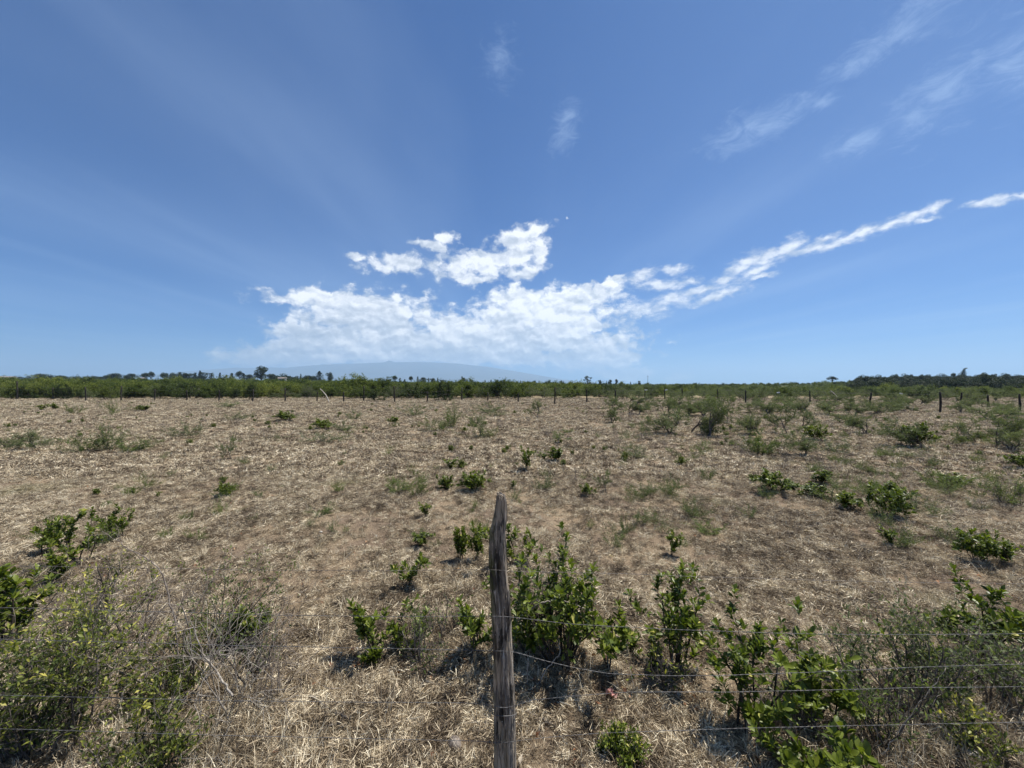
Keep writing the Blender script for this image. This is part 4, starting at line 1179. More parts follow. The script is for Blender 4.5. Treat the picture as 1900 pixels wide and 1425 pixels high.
BRL = [
 (1440,914,30,66,3,'dark leafy low shrub, leftmost of the right-hand leafy shrubs'),
 (1478,912,18,26,2,'small leafy sprig touching the leftmost right-hand shrub'),
 (1520,900,26,34,0,'bright leafy shrub, upper one of two stacked at right'),
 (1507,922,24,40,4,'bright leafy shrub, lower one of two stacked at right'),
 (1577,944,34,40,0,'dark leafy shrub with straight stems in the right-hand row'),
 (1645,962,50,60,1,'tallest dark leafy shrub of the right-hand row'),
 (1660,925,24,56,3,'bright leafy shrub behind the tallest one in the right-hand row'),
 (1770,900,18,40,4,'sunlit yellowish leafy shrub toward the right edge'),
 (827,908,26,26,4,'dark leafy shrub, left one of the pair left of the post top'),
 (880,913,32,48,1,'dark leafy shrub, right one of the pair left of the post top'),
 (835,874,18,24,2,'small leafy shrub just above the dark pair'),
 (977,871,38,22,2,'narrow upright leafy shrub above the post top'),
 (1032,859,26,28,0,'bright round leafy shrub, right of the narrow upright one'),
 (1012,856,14,16,2,'little leafy sprig between the narrow and the round shrub'),
 (790,958,24,20,2,'small leafy sprig on open grass left of the post top'),
 (532,781,15,38,3,'bright yellow-green leafy shrub far out on the left grass'),
 (603,797,15,42,3,'bright yellow-green leafy shrub right of the farther one'),
 (730,785,12,22,0,'small round bright shrub far out left of the middle'),
 (266,763,11,22,0,'small bright shrub near the far fence at the left'),
 (73,762,10,16,2,'tiny bright shrub near the left edge and far fence'),
 (104,760,11,14,2,'tiny bright shrub right of the one near the left edge'),
 (1515,818,26,36,1,'dark green leafy shrub between the acacias'),
 (1687,828,34,66,3,'yellow-green leafy shrub left of the twin-trunk acacia'),
 (1245,1034,40,26,2,'small pale sprig on open grass right of the post'),
 (885,1032,64,30,2,'upright leafy sprout, right one of the pair left of the post'),
 (855,1034,64,34,0,'upright leafy sprout, left one of the pair left of the post'),
 (1818,1048,52,60,1,'leafy shrub with dark foot on the right grass'),
 (1858,1046,44,30,2,'thin leafy sprout right of the shrub with the dark foot'),
 (780,1008,26,30,2,'tiny leafy sprout between post and dark pair'),
 (910,900,10,12,2,'tiny leafy tuft left of the post tip'),
 (950,905,14,10,2,'tiny leafy tuft right of the post tip'),
 (1655,1010,30,24,2,'small sprout on the right grass above the low shrub'),
 (1895,870,24,30,0,'leafy shrub cut by the right edge'),
]
for (px_, b_, hp, wp, v, lab) in BRL:
    x_, y_ = at(px_, b_)
    W0 = [.30, .45, .22, .6, .3][v] + .08
    plant('leafy_shrub', BRM[v], lab, 'shrub', x_, y_, (wp / F * y_ / W0, wp / F * y_ / W0, hp / F * y_ / .46))
for (px_, b_, hp, lab) in [(1067,895,34,'dead brown weed stalk on the grass above the post'),(1230,812,16,'dead brown twigs under the leftmost right-hand acacia')]:
    x_, y_ = at(px_, b_)
    o = link('dead_weed', DEAD[0]); o.location = (x_, y_, float(terrain(x_, y_))); s = hp / F * y_ / .33; o.scale = (s * .7, s * .7, s)
    o['label'] = lab; o['category'] = 'dead weed'
# many tiny weeds nobody could count
xs, ys = fan(600, 4, 42, 1.4, 1.3)
pr = fbm(xs / 5, ys / 5, 3, 91); kp = (pr + .12 * np.clip(xs / 10, -1, 1.2)) > .56
xs, ys = xs[kp], ys[kp]; nn = len(xs)
scatter('small_weeds', [c_[1] for c_ in CLG + CLU], np.stack([xs, ys, terrain(xs, ys)], -1), np.stack([np.zeros(nn), np.zeros(nn), rg.uniform(0, 6.28, nn)], -1), rg.uniform(.10, .32, nn), rg.integers(0, 7, nn),
        label='scattered small green and grey weeds in the pasture', category='weeds')

xs, ys = fan(1500, 3, 42, 1.42, 1.3)
pr = fbm(xs / 4, ys / 4, 3, 191) + .22 * sst(xs / ys, .1, .9); kp = pr > .60
xs, ys = xs[kp], ys[kp]; nn = len(xs)
scatter('dead_weeds', DEAD, np.stack([xs, ys, terrain(xs, ys)], -1), np.stack([rg.normal(0, .3, nn), rg.normal(0, .3, nn), rg.uniform(0, 6.28, nn)], -1), rg.uniform(.3, .9, nn), rg.integers(0, 2, nn),
        label='dead brown weed stalks scattered through the pasture, thickest on the right', category='dead weeds')
xs, ys = fan(700, 4, 40, 1.42, 1.3)
kp = (xs / ys > .25) & (fbm(xs / 4, ys / 4, 3, 291) > .5)
xs, ys = xs[kp], ys[kp]; nn = len(xs)
scatter('small_weeds', [c_[1] for c_ in CLG], np.stack([xs, ys, terrain(xs, ys)], -1), np.stack([np.zeros(nn), np.zeros(nn), rg.uniform(0, 6.28, nn)], -1), rg.uniform(.2, .5, nn), rg.integers(0, 3, nn),
        label='scattered grey-green weeds in the right half of the pasture', category='weeds')

xs, ys = fan(420, 4, 34, 1.42, 1.3)
kp = fbm(xs / 3, ys / 3, 3, 391) > .52
xs, ys = xs[kp], ys[kp]; nn = len(xs)
scatter('seedling_shrubs', [c_[1] for c_ in BRM], np.stack([xs, ys, terrain(xs, ys)], -1), np.stack([np.zeros(nn), np.zeros(nn), rg.uniform(0, 6.28, nn)], -1), rg.uniform(.18, .40, nn), rg.integers(0, 5, nn),
        label='tiny leafy seedlings dotted through the pasture', category='seedlings')

# ------------------------------------------------------------------ foreground broad-leaved shrubs, leaf by leaf
def leafmesh(seed, tint):
    rng = np.random.default_rng(seed); m_ = MB()
    st = np.array([0, .16, .38, .62, .84, 1.0]); wd = np.array([.10, .42, .80, 1.0, .72, .0])
    V_, C_ = [], []
    cup = rng.uniform(.14, .30); curl = rng.uniform(.02, .22); tw = rng.normal(0, .10)
    for s, w_ in zip(st, wd):
        zc_ = -curl * s * s
        for side in (-1, 0, 1):
            V_.append((side * w_ * .5 * .48, s, zc_ + (abs(side) * w_ * cup * .35) + side * tw * s * .3 + rng.normal(0, .008)))
    T_ = []
    for r_ in range(5):
        a = r_ * 3
        for c_ in (0, 1):
            T_ += [(a + c_, a + c_ + 1, a + c_ + 4), (a + c_, a + c_ + 4, a + c_ + 3)]
    m_.add(V_, T_, tint)
    return m_.mesh('leaf', M['broad'])
LEAF = [leafmesh(1100 + i, t_) for i, t_ in enumerate([.25, .36, .46, .52, .58, .68, .78, .88, .99])]
def fore(name, px_, b_, top, wpx, stems, label, seed, per=(6, 9), L0=.062, W=None, lean=0, extra=.9, yellow=0.0, depth=None, cat='shrub', spindly=False, maxl=298):
    rng = np.random.default_rng(seed)
    x_, y_ = at(px_, b_) if depth is None else at(px_, 0, depth)
    h_ = H - (top - CY) / F * y_; w_ = wpx / F * y_
    L0 *= .86
    t = thing(name, label, cat, (x_, y_, float(terrain(x_, y_)) - .01))
    segs = broad_skeleton(rng, h_ * .84, w_ * .95, stems, (lean, 0))
    m_ = MB()
    for pts, rr, l in segs: m_.tube(pts, rr, (7, 5, 4)[min(l, 2)])
    link('stem', m_.mesh('stem', M['darkbark']), t)
    lv = rosettes(rng, segs, per, L0, L0 * .46, (0, 1, 2), extra)
    lv.sort(key=lambda q_: q_[0][1])
    rest = lv[maxl:]; lv = lv[:maxl]
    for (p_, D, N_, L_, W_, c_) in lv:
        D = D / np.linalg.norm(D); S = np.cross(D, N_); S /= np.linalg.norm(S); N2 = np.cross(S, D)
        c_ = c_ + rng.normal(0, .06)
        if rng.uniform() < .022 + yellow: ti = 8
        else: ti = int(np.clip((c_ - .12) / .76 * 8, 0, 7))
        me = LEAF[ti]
        o = bpy.data.objects.new('leaf', me); COL.objects.link(o); o.parent = t
        wr = W_ / .48 * .88
        o.matrix_local = Matrix(((S[0] * wr, D[0] * L_, N2[0] * L_, p_[0]), (S[1] * wr, D[1] * L_, N2[1] * L_, p_[1]), (S[2] * wr, D[2] * L_, N2[2] * L_, p_[2]), (0, 0, 0, 1)))
    if rest:
        A = [np.array([x[i_] for x in rest]) for i_ in range(6)]
        m_ = MB(); m_.leaves(A[0], A[1], A[2], A[3], A[4], np.clip(A[5], 0, .9), .2, .62, .12)
        link('foliage', m_.mesh('foliage', M['broad']), t, kind='stuff')
    return t
fore('leafy_shrub', 1046, 1240, 1028, 175, 15, 'largest leafy shrub, right behind the near fence post', 1, maxl=298, L0=.066)
fore('leafy_shrub', 1128, 1245, 1085, 40, 3, 'tall thin leafy stem on the right side of the largest shrub', 2, lean=.03, yellow=.02)
fore('leafy_shrub', 1270, 1262, 1072, 120, 8, 'dark leafy shrub with one tall shoot, second right of the post', 3)
fore('leafy_shrub', 1385, 1380, 1160, 120, 7, 'bright big-leaved shrub in the lower right with crossing wires', 4, L0=.058)
fore('leafy_shrub', 1515, 1345, 1220, 130, 6, 'bright leafy shrub right of the big-leaved one with leaves reaching out', 5, L0=.06, yellow=.01)
fore('leafy_sprout', 1514, 1330, 1160, 26, 1, 'single upright leafy stem behind the lower right shrubs', 6, L0=.055)
fore('leafy_shrub', 1490, 1470, 1310, 90, 5, 'leafy shrub at the bottom edge right of the post', 7, L0=.055)
fore('leafy_shrub', 706, 1228, 1108, 60, 3, 'leaning leafy sapling left of the post', 8, lean=-.09, L0=.06)
fore('leafy_sprout', 690, 1242, 1195, 36, 2, 'short leafy sprout at the foot of the leaning sapling', 9, L0=.05)
fore('leafy_shrub', 868, 1228, 1118, 66, 3, 'open leafy shrub close to the left of the post', 10)
fore('leafy_shrub', 765, 1208, 1118, 80, 4, 'sparse leafy shrub between the leaning sapling and the post', 11, extra=.4, per=(4, 6), L0=.05)
fore('leafy_shrub', 468, 1190, 1112, 80, 6, 'bright leafy shrub in the tangle at lower left', 12, L0=.06)
fore('leafy_sprout', 752, 1092, 1022, 44, 3, 'thin leafy sprout on the grass left of the post', 13, L0=.06, extra=.3)
fore('leafy_shrub', 958, 1052, 972, 56, 4, 'leafy shrub partly hidden behind the upper near post', 14)
fore('leafy_shrub', 150, 1040, 940, 74, 6, 'largest leafy shrub of the group at the left edge', 15, L0=.058)
fore('leafy_shrub', 82, 1032, 968, 44, 4, 'leafy shrub left of the largest one in the left edge group', 16, L0=.055)
fore('leafy_shrub', 222, 998, 934, 46, 4, 'leafy shrub with a raised shoot, rightmost of the left edge group', 17, L0=.055)
fore('leafy_shrub', 98, 1085, 1020, 56, 3, 'low leafy shrub in front of the left edge group', 18, L0=.055)
fore('leafy_shrub', 8, 1200, 1052, 90, 7, 'big dark leafy shrub cut off by the left edge', 19, L0=.08)
fore('leafy_shrub', 1815, 1245, 1098, 130, 8, 'wide leafy shrub with a crooked bare branch at the right', 20, L0=.062)
fore('leafy_shrub', 1893, 1225, 1108, 50, 3, 'leafy shrub cut off by the right edge', 21, L0=.06)
fore('leafy_sprout', 1690, 1290, 1152, 56, 3, 'thin sprout with few upright leaves in the grey weeds at right', 22, per=(3, 5), extra=.3, L0=.05)
fore('leafy_sprout', 1612, 1460, 1340, 34, 1, 'pale large-leaved sprout at the bottom right', 23, per=(3, 4), extra=.1, L0=.085)
fore('leafy_sprout', 1398, 1262, 1108, 24, 1, 'slim sprout with a leaf tuft behind the big-leaved shrub', 24, per=(4, 6), extra=.2, L0=.045)
fore('leafy_sprout', 1175, 1215, 1160, 30, 2, 'small sprout between the two shrubs right of the post', 25, per=(3, 5), extra=.3, L0=.045)
fore('leafy_sprout', 1210, 1250, 1180, 40, 2, 'short sprout at the left foot of the dark shrub with the tall shoot', 26, per=(4, 6), L0=.05)
fore('leafy_sprout', 1035, 1120, 1075, 30, 2, 'little leafy tuft at the far side of the largest shrub', 27, per=(4, 6), L0=.05)
fore('leafy_shrub', 985, 1225, 1120, 60, 5, 'dark leafy growth against the right side of the post', 28, L0=.065)

# small-leaved yellow-green shrubs and the dry tangle, lower left
def small_leaved(px_, b_, top, wpx, stems, nl, label, seed, name='yellow_green_shrub', mat='yellowg', L0=(.016, .034), W0=(.007, .012), segup=.04):
    rng = np.random.default_rng(seed)
    x_, y_ = at(px_, b_); h_ = H - (top - CY) / F * y_; w_ = wpx / F * y_
    t = thing(name, label, 'shrub', (x_, y_, float(terrain(x_, y_))))
    segs = []
    for s in range(stems):
        a = rng.uniform(0, 6.28); r_ = w_ * .5 * math.sqrt(rng.uniform(.02, 1))
        top_ = np.array([math.cos(a) * r_, math.sin(a) * r_, h_ * rng.uniform(.5, .95)]); b = np.array([top_[0] * .3, top_[1] * .3, -.01])
        P = [dict(n=(6, 9), ratio=.42, ang=.8, wig=.12, up=segup, seg=7, t0=.2, rr=.6), dict(n=(4, 6), ratio=.5, ang=.8, wig=.15, up=.03, seg=4, t0=.1), dict(n=0, wig=.15, up=.03, seg=3)]
        grow(rng, b, top_ - b, np.linalg.norm(top_ - b), .0052, 0, P, segs)
    m_ = MB()
    for pts, rr, l in segs: m_.tube(pts, rr, (5, 3, 3)[min(l, 2)])
    link('stem', m_.mesh('stem', M['bark']), t)
    if nl:
        Pp, Dd = along(rng, segs, (1, 2), nl, .006)
        Pp[:, 2] = np.abs(Pp[:, 2])
        m_ = MB()
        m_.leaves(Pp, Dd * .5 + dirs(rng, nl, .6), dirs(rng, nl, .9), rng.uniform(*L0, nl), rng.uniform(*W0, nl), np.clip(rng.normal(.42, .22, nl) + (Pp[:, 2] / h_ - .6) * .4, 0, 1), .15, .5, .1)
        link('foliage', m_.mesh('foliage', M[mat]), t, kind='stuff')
    return t
small_leaved(95, 1395, 1150, 230, 18, 3900, 'dense yellow-green small-leaved shrub with dark shaded foot at lower left', 31)
small_leaved(10, 1420, 1180, 150, 12, 2200, 'grey-green small-leaved shrub cut off at the lower left edge', 32, mat='clump')
small_leaved(320, 1285, 1190, 170, 12, 1700, 'lower yellow-green shrub with dark gaps right of the dense one', 33)
small_leaved(250, 1450, 1345, 200, 12, 1600, 'low yellow-green shrub along the bottom left edge', 34)
small_leaved(400, 1200, 1085, 150, 9, 900, 'thin grey-green wiry shrub beside the bright leafy shrub at left', 35, 'wiry_shrub', 'clump')
small_leaved(195, 1105, 1040, 70, 3, 160, 'few yellow leaves on a stub of twigs below the left edge group', 36, 'wiry_shrub')
small_leaved(1160, 1422, 1385, 80, 12, 2400, 'dark green mat of small leaves at the bottom right of the post', 37, 'low_shrub', 'broad', (.012, .02), (.007, .011))
small_leaved(1010, 1200, 1060, 130, 9, 420, 'wiry bare shrub tangled into the largest leafy shrub', 38, 'wiry_shrub', 'clump')
small_leaved(1700, 1330, 1160, 170, 10, 1500, 'wispy grey-green shrub with fine twigs at lower right', 39, 'wiry_shrub', 'feather')
small_leaved(1850, 1330, 1200, 150, 8, 900, 'fine-leaved grey weeds at the right edge below the wide shrub', 40, 'wiry_shrub', 'feather')
small_leaved(1800, 1420, 1350, 90, 8, 700, 'low yellow-green plant at the bottom right corner', 41, 'low_shrub', 'yellowg')
small_leaved(780, 1232, 1160, 90, 9, 300, 'brown wiry tussock with dark shadow left of the post', 42, 'wiry_shrub', 'clump')

small_leaved(1590, 1290, 1190, 120, 9, 420, 'grey wispy weeds right of the shrub with leaves reaching out', 43, 'wiry_shrub', 'feather')
small_leaved(1650, 1400, 1260, 150, 10, 700, 'tall grey-green weeds around the pale large-leaved sprout', 44, 'wiry_shrub', 'clump')
small_leaved(1760, 1290, 1190, 140, 9, 600, 'grey-green weeds between the thin sprout and the wide shrub', 45, 'wiry_shrub', 'clump')
small_leaved(1230, 1290, 1215, 110, 8, 260, 'dry wiry weeds at the foot of the shrub with the tall shoot', 46, 'wiry_shrub', 'yellowg')
small_leaved(1450, 1370, 1280, 120, 8, 260, 'dry weeds between the two lower right shrubs', 47, 'wiry_shrub', 'clump')
small_leaved(480, 1260, 1150, 120, 8, 240, 'thin wiry weeds below the bright leafy shrub at lower left', 48, 'wiry_shrub', 'clump')
small_leaved(200, 1190, 1080, 130, 8, 420, 'thin yellow-green twigs above the dense shrub at left', 49, 'wiry_shrub', 'yellowg')
small_leaved(820, 1190, 1110, 90, 6, 140, 'sparse wiry weeds close to the left of the post', 50, 'wiry_shrub', 'clump')
# bare twiggy bushes
def bare(px_, b_, h_, nst, label, seed, mat='twig', r0=.004, spread=1.0):
    x_, y_ = at(px_, b_)
    segs = twiggy(seed, h_, nst, spread=spread, r0=r0)
    m_ = MB(); big_, small_ = MB(), MB()
    for pts, rr, l in segs: (big_ if l == 0 else small_).tube(pts, np.maximum(rr, .0009), (6, 4, 3, 3)[l])
    t = thing('bare_bush', label, 'bush', (x_, y_, float(terrain(x_, y_))))
    link('stem', big_.mesh('stem', M[mat]), t); link('twigs', small_.mesh('twigs', M[mat]), t, kind='stuff')
bare(345, 1290, .75, 4, 'leafless grey twig bush at the left, widest of the bare ones', 51, 'twig', .005)
bare(430, 1330, .55, 4, 'leafless tan twig bush right of the widest bare one', 52, 'paletwig', .003)
bare(250, 1200, .5, 3, 'leafless thorny bush left of the widest bare one', 53, 'twig', .004)
bare(990, 1180, .45, 4, 'leafless brown twig bush right behind the near post', 54, 'twig', .003)
bare(1440, 1330, .4, 3, 'leafless twigs showing between the two lower right shrubs', 55, 'twig', .003)
bare(1850, 1300, .38, 3, 'leafless twigs under the wide right-hand shrub', 56, 'twig', .003)
bare(60, 1150, .45, 3, 'leafless dark twigs by the dark shrub at the left edge', 57, 'bark', .004)

bare(300, 1240, .5, 4, 'leafless fine grey twigs among the yellow-green shrubs at left', 58, 'twig', .0035)
bare(500, 1300, .35, 5, 'low leafless tan brush at the right end of the left tangle', 59, 'twig', .003)
bare(160, 1180, .42, 4, 'leafless grey brush between the left edge group and the yellow-green shrub', 60, 'twig', .003)
# single branches
def branch_px(name, pts, r0, r1, label, mat, twigs=0, seed=0, cat='branch'):
    """pts: px, py, depth along the branch"""
    rng = np.random.default_rng(seed)
    C = np.array([((a - CX) / F * d_, d_, H - (b - CY) / F * d_) for a, b, d_ in pts])
    t = np.linspace(0, len(C) - 1, 6 * len(C))
    P_ = np.stack([np.interp(t, np.arange(len(C)), C[:, i_]) for i_ in range(3)], -1) + rng.normal(0, .0025, (len(t), 3))
    o0 = P_[0].copy()
    m_ = MB(); m_.tube(P_ - o0, np.linspace(r0, r1, len(t)), 7)
    for _ in range(twigs):
        i_ = rng.integers(len(t) // 5, len(t) - 1); segs = []
        dd = P_[min(i_ + 1, len(t) - 1)] - P_[i_ - 1]; dd /= np.linalg.norm(dd)
        grow(rng, P_[i_] - o0, dd + rng.normal(size=3) * .8, rng.uniform(.04, .13), r1 * 1.1, 0, [dict(n=(1, 3), ratio=.5, ang=.7, wig=.15, seg=4, t0=.3), dict(n=0, wig=.1, seg=3)], segs)
        for a, b, c_ in segs: m_.tube(a, np.maximum(b, .0008), 4)
    o = link(name, m_.mesh(name, M[mat])); o.location = o0
    o['label'] = label; o['category'] = cat
    return o
branch_px('thorny_branch', [(238,1232,2.36),(232,1212,2.36),(226,1180,2.35),(214,1150,2.35),(200,1115,2.34),(190,1080,2.33),(180,1050,2.33)], .008, .003, 'thick dark thorny stem rising above the yellow-green shrub', 'darkbark', 7, 1)
branch_px('bare_branch', [(338,1290,2.1),(325,1150,2.15),(300,1060,2.2),(268,1032,2.25),(240,1020,2.3),(225,1008,2.3),(188,985,2.35)], .0042, .0012, 'long pale bare branch arching to the left over the grass', 'twig', 9, 2)
branch_px('bare_branch', [(432,1290,1.9),(400,1245,1.95),(375,1210,1.95),(362,1170,1.95),(352,1150,1.95)], .005, .002, 'pale kinked dead stem between the bare bushes', 'paletwig', 6, 3)
branch_px('bare_branch', [(293,1378,1.8),(310,1330,1.85),(322,1290,1.9),(334,1255,1.9)], .005, .0025, 'straight whitish stick standing in the lower left tangle', 'paletwig', 1, 4)
branch_px('bare_branch', [(215,1322,1.95),(235,1268,2.0),(252,1238,2.0),(268,1232,2.0)], .005, .002, 'short whitish stick with a bent tip left of the straight one', 'paletwig', 1, 5)
branch_px('bare_branch', [(300,1388,1.76),(330,1393,1.75),(365,1405,1.74),(410,1410,1.72)], .003, .0015, 'thin orange-brown runner lying at the bottom left', 'twig', 1, 6)
branch_px('bare_branch', [(440,1268,2.0),(425,1140,2.1),(470,1090,2.15)], .003, .001, 'thin dark twig crossing the left grass', 'bark', 5, 7)
branch_px('bare_branch', [(960,1150,2.3),(1000,1120,2.3),(1030,1112,2.28),(1060,1120,2.26),(1085,1130,2.25)], .006, .003, 'pale bent branch lying over the largest leafy shrub', 'paletwig', 3, 8)
branch_px('bare_branch', [(1000,1268,2.15),(1015,1240,2.15),(1040,1212,2.15),(1035,1180,2.2)], .004, .002, 'whitish bent stick below the largest leafy shrub', 'paletwig', 0, 9)
branch_px('bare_branch', [(978,1270,2.15),(980,1222,2.15)], .004, .003, 'short upright whitish stick right beside the post', 'paletwig', 0, 10)
branch_px('bare_branch', [(1636,1405,1.72),(1680,1340,1.72),(1720,1285,1.72),(1757,1240,1.72)], .0018, .001, 'long straw-coloured stalk leaning right at lower right', 'paletwig', 0, 11)
branch_px('bare_branch', [(1845,1262,2.2),(1830,1200,2.25),(1850,1180,2.25),(1890,1200,2.25)], .006, .004, 'crooked bare branch under the wide right-hand shrub', 'bark', 2, 12)
branch_px('bare_branch', [(975,1320,1.98),(1010,1338,1.93),(1050,1355,1.88),(1085,1362,1.87)], .006, .003, 'fallen branch lying on the grass right of the post foot', 'twig', 2, 13)
branch_px('bare_branch', [(575,1290,2.05),(610,1315,1.99),(650,1335,1.92)], .006, .004, 'fallen dark branch on the grass left of the post', 'bark', 1, 14)
branch_px('bare_branch', [(590,1362,1.86),(610,1345,1.9),(632,1342,1.9)], .005, .003, 'small forked dead stick near the bottom left of the post', 'bark', 2, 15)
branch_px('bare_branch', [(1092,1380,1.8),(1095,1400,1.75),(1105,1430,1.68)], .004, .003, 'thin white stick at the bottom, left of the dark leaf mat', 'paletwig', 1, 16)

# small things on the ground
def stone(px_, b_, r_, label, seed, mat='stone', cat='stone', name='stone', fl=.6):
    rng = np.random.default_rng(seed); x_, y_ = at(px_, b_)
    n1, n2 = 9, 14; m_ = MB(); V_ = []
    for a in range(n1):
        for b in range(n2):
            p_, t_ = math.pi * a / (n1 - 1), 2 * math.pi * b / n2
            V_.append((math.sin(p_) * math.cos(t_), math.sin(p_) * math.sin(t_), math.cos(p_) * fl))
    V_ = np.array(V_); k_ = 1 + .35 * (fbm(V_[:, 0] * 1.3 + seed, V_[:, 1] * 1.3 + V_[:, 2] * 2, 3, seed) - .5)
    V_ = V_ * k_[:, None] * r_
    T_ = []
    for a in range(n1 - 1):
        for b in range(n2):
            i0, i1, i2, i3 = a * n2 + b, a * n2 + (b + 1) % n2, (a + 1) * n2 + (b + 1) % n2, (a + 1) * n2 + b
            T_ += [(i0, i3, i2), (i0, i2, i1)]
    m_.add(V_, T_)
    o = link(name, m_.mesh(name, M[mat])); o.location = (x_, y_, float(terrain(x_, y_)) + r_ * .2); o['label'] = label; o['category'] = cat
stone(1316, 1423, .022, 'small white stone at the bottom edge right of the leaf mat', 61)
stone(1802, 1416, .04, 'pale cream stone in the lower right corner', 62)
stone(843, 1392, .032, 'grey stump-like stone in the dark hollow left of the post foot', 63, 'twig', 'stone', 'stone', 1.3)
stone(595, 990, .02, 'small whitish stone on open grass left', 64)
stone(1315, 868, .04, 'white stone chip far out on the right grass', 65)
def petals(px_, b_, s, n_, label, seed, mat, name, cat):
    rng = np.random.default_rng(seed); x_, y_ = at(px_, b_); m_ = MB()
    P_ = rng.normal(0, s * .25, (n_, 3)); P_[:, 2] = np.abs(P_[:, 2])
    m_.leaves(P_, dirs(rng, n_, .7), dirs(rng, n_, .3), s, s * .8, rng.uniform(.2, 1, n_), .35, .6, .2)
    o = link(name, m_.mesh(name, M[mat])); o.location = (x_, y_, float(terrain(x_, y_)) + .02); o['label'] = label; o['category'] = cat
petals(1134, 1304, .035, 9, 'crumpled pink wilted leaf on the grass right of the post', 71, 'pink', 'wilted_leaf', 'leaf')
petals(788, 1292, .025, 6, 'crumpled reddish leaf on the grass left of the post', 72, 'litter', 'wilted_leaf', 'leaf')
petals(745, 1226, .02, 5, 'small rusty leaf near the wiry tussock left of the post', 73, 'litter', 'wilted_leaf', 'leaf')

# ------------------------------------------------------------------ near fence: weathered post and slack wires
PD = 1.5
t = thing('wire_fence', 'near wire fence with a cracked weathered wooden post and slack wires', 'fence', (0, PD, 0))
outl = [(921,921.5,927),(925,921,938),(930,920.5,940),(945,918,940.5),(960,915,940.5),(975,911.5,939.5),(985,909,938),(1000,908,938.5),(1030,908,940),(1060,908.5,940.5),(1085,909,943),(1100,910,945),(1145,913,948),(1205,915.5,950.5),(1310,916.5,955),(1425,917,957.5),(1560,917,960)]
oz = np.array([H - (q_[0] - CY) / F * PD for q_ in outl])[::-1]; ol = np.array([(q_[1] - CX) / F * PD for q_ in outl])[::-1]; orr = np.array([(q_[2] - CX) / F * PD for q_ in outl])[::-1]
NR, NS = 300, 110
zz = np.linspace(oz[0] - .05, oz[-1], NR)
xl, xr = np.interp(zz, oz, ol), np.interp(zz, oz, orr)
cxp, hw = (xl + xr) / 2, (xr - xl) / 2
thp = np.linspace(0, 2 * math.pi, NS, endpoint=False)
rr_ = np.ones((NR, NS))
tt = thp[None] * np.ones((NR, 1)); Zg = zz[:, None] * np.ones((1, NS))
tw_ = tt + Zg * .35
def cyl(fr, zs, sd):     # noise that closes round the post
    return fbm(np.cos(tw_) * fr + 40, np.sin(tw_) * fr + Zg * zs + 40, 4, sd)
ridge = np.abs(cyl(5.5, .9, 3) - .5) * 2
groove = np.clip(1 - ridge * 5.5, 0, 1)
rr_ += -.30 * groove + .20 * (cyl(9, 2.2, 5) - .5) + .16 * (cyl(3.5, 14, 6) - .5) + .10 * (cyl(2.0, 1.5, 8) - .5) + .07 * (cyl(26, 3, 9) - .5)
# deep hollow and splits on the side facing the camera
def hollow(th0, z0, z1, w_, dep, drift=0.0):
    global rr_
    c_ = th0 + drift * (Zg - z0)
    dd_ = np.abs(np.angle(np.exp(1j * (tt - c_ - .12 * np.sin(Zg * 17)))))
    prof_ = np.clip(1 - (dd_ / w_) ** 2, 0, 1) * sst(Zg, z0, z0 + .05) * (1 - sst(Zg, z1 - .06, z1))
    rr_ = rr_ - dep * prof_ ** .6
F_ = -math.pi / 2                               # the camera looks at this side
hollow(F_ + .05, .66, 1.03, .38, .42, .9)
hollow(F_ - .35, .35, .80, .17, .30, .4)
hollow(F_ + .45, .05, .60, .13, .24, -.3)
hollow(F_ + .75, .3, 1.0, .10, .16, .2)
hollow(F_ - .8, .1, 1.15, .14, .2, .1)
hollow(F_ + .3, .2, .42, .3, .14, .6)
Xp = cxp[:, None] + hw[:, None] * rr_ * np.cos(tt) ; Yp = np.maximum(hw, .017)[:, None] * rr_ * np.sin(tt)
# ragged top
rag = sst(Zg, zz[-1] - .04, zz[-1]) * .045 * (fbm(np.cos(tt) * 3 + 9, np.sin(tt) * 3 + 9, 3, 44) - .35)
Zp = Zg + rag
m_ = MB()
i = np.arange(NR - 1)[:, None] * NS; j = np.arange(NS)[None]; j2 = (j + 1) % NS
q = np.stack([i + j, i + j2, i + NS + j2, i + NS + j], -1).reshape(-1, 4)
Vp = np.stack([Xp, Yp, Zp], -1).reshape(-1, 3)
top_c = Vp[-NS:].mean(0) - [0, 0, .004]
Vp = np.concatenate([Vp, [top_c]])
tq = np.concatenate([q[:, [0, 1, 2]], q[:, [0, 2, 3]], np.stack([(NR - 1) * NS + np.arange(NS), (NR - 1) * NS + (np.arange(NS) + 1) % NS, np.full(NS, NR * NS)], -1)])
crack = np.concatenate([np.clip(1.06 - rr_, 0, .5).ravel() * 2, [.3]])
m_.add(Vp, tq, crack)
pm = bpy.data.materials.new('weathered wood'); pm.use_nodes = True
pm.node_tree.nodes.clear(); N = NT(pm.node_tree)
tc = N.n('ShaderNodeTexCoord').outputs['Object']
v = N.vm('MULTIPLY', tc, (1, 1, .06))
g1 = N.noise(v, 130, 6, .7); g2 = N.noise(v, 34, 4, .6); g3 = N.noise(N.vm('MULTIPLY', tc, (1, 1, .3)), 16, 4, .6)
c = N.ramp(g1, [(.3, (.045, .038, .032)), (.45, (.15, .13, .11)), (.55, (.34, .295, .24)), (.68, (.66, .58, .48))])
c = N.mix(N.ss(g2, .46, .62, 0, .65), c, (.055, .047, .04, 1))
c = N.mix(N.ss(g3, .54, .64, 0, .7), c, (.42, .34, .24, 1))
bk = N.noise(N.vm('MULTIPLY', tc, (1, 1, .22)), 19, 5, .6, 0.8)
c = N.mix(N.ss(bk, .54, .58, 0, .85), c, (.030, .026, .022, 1))
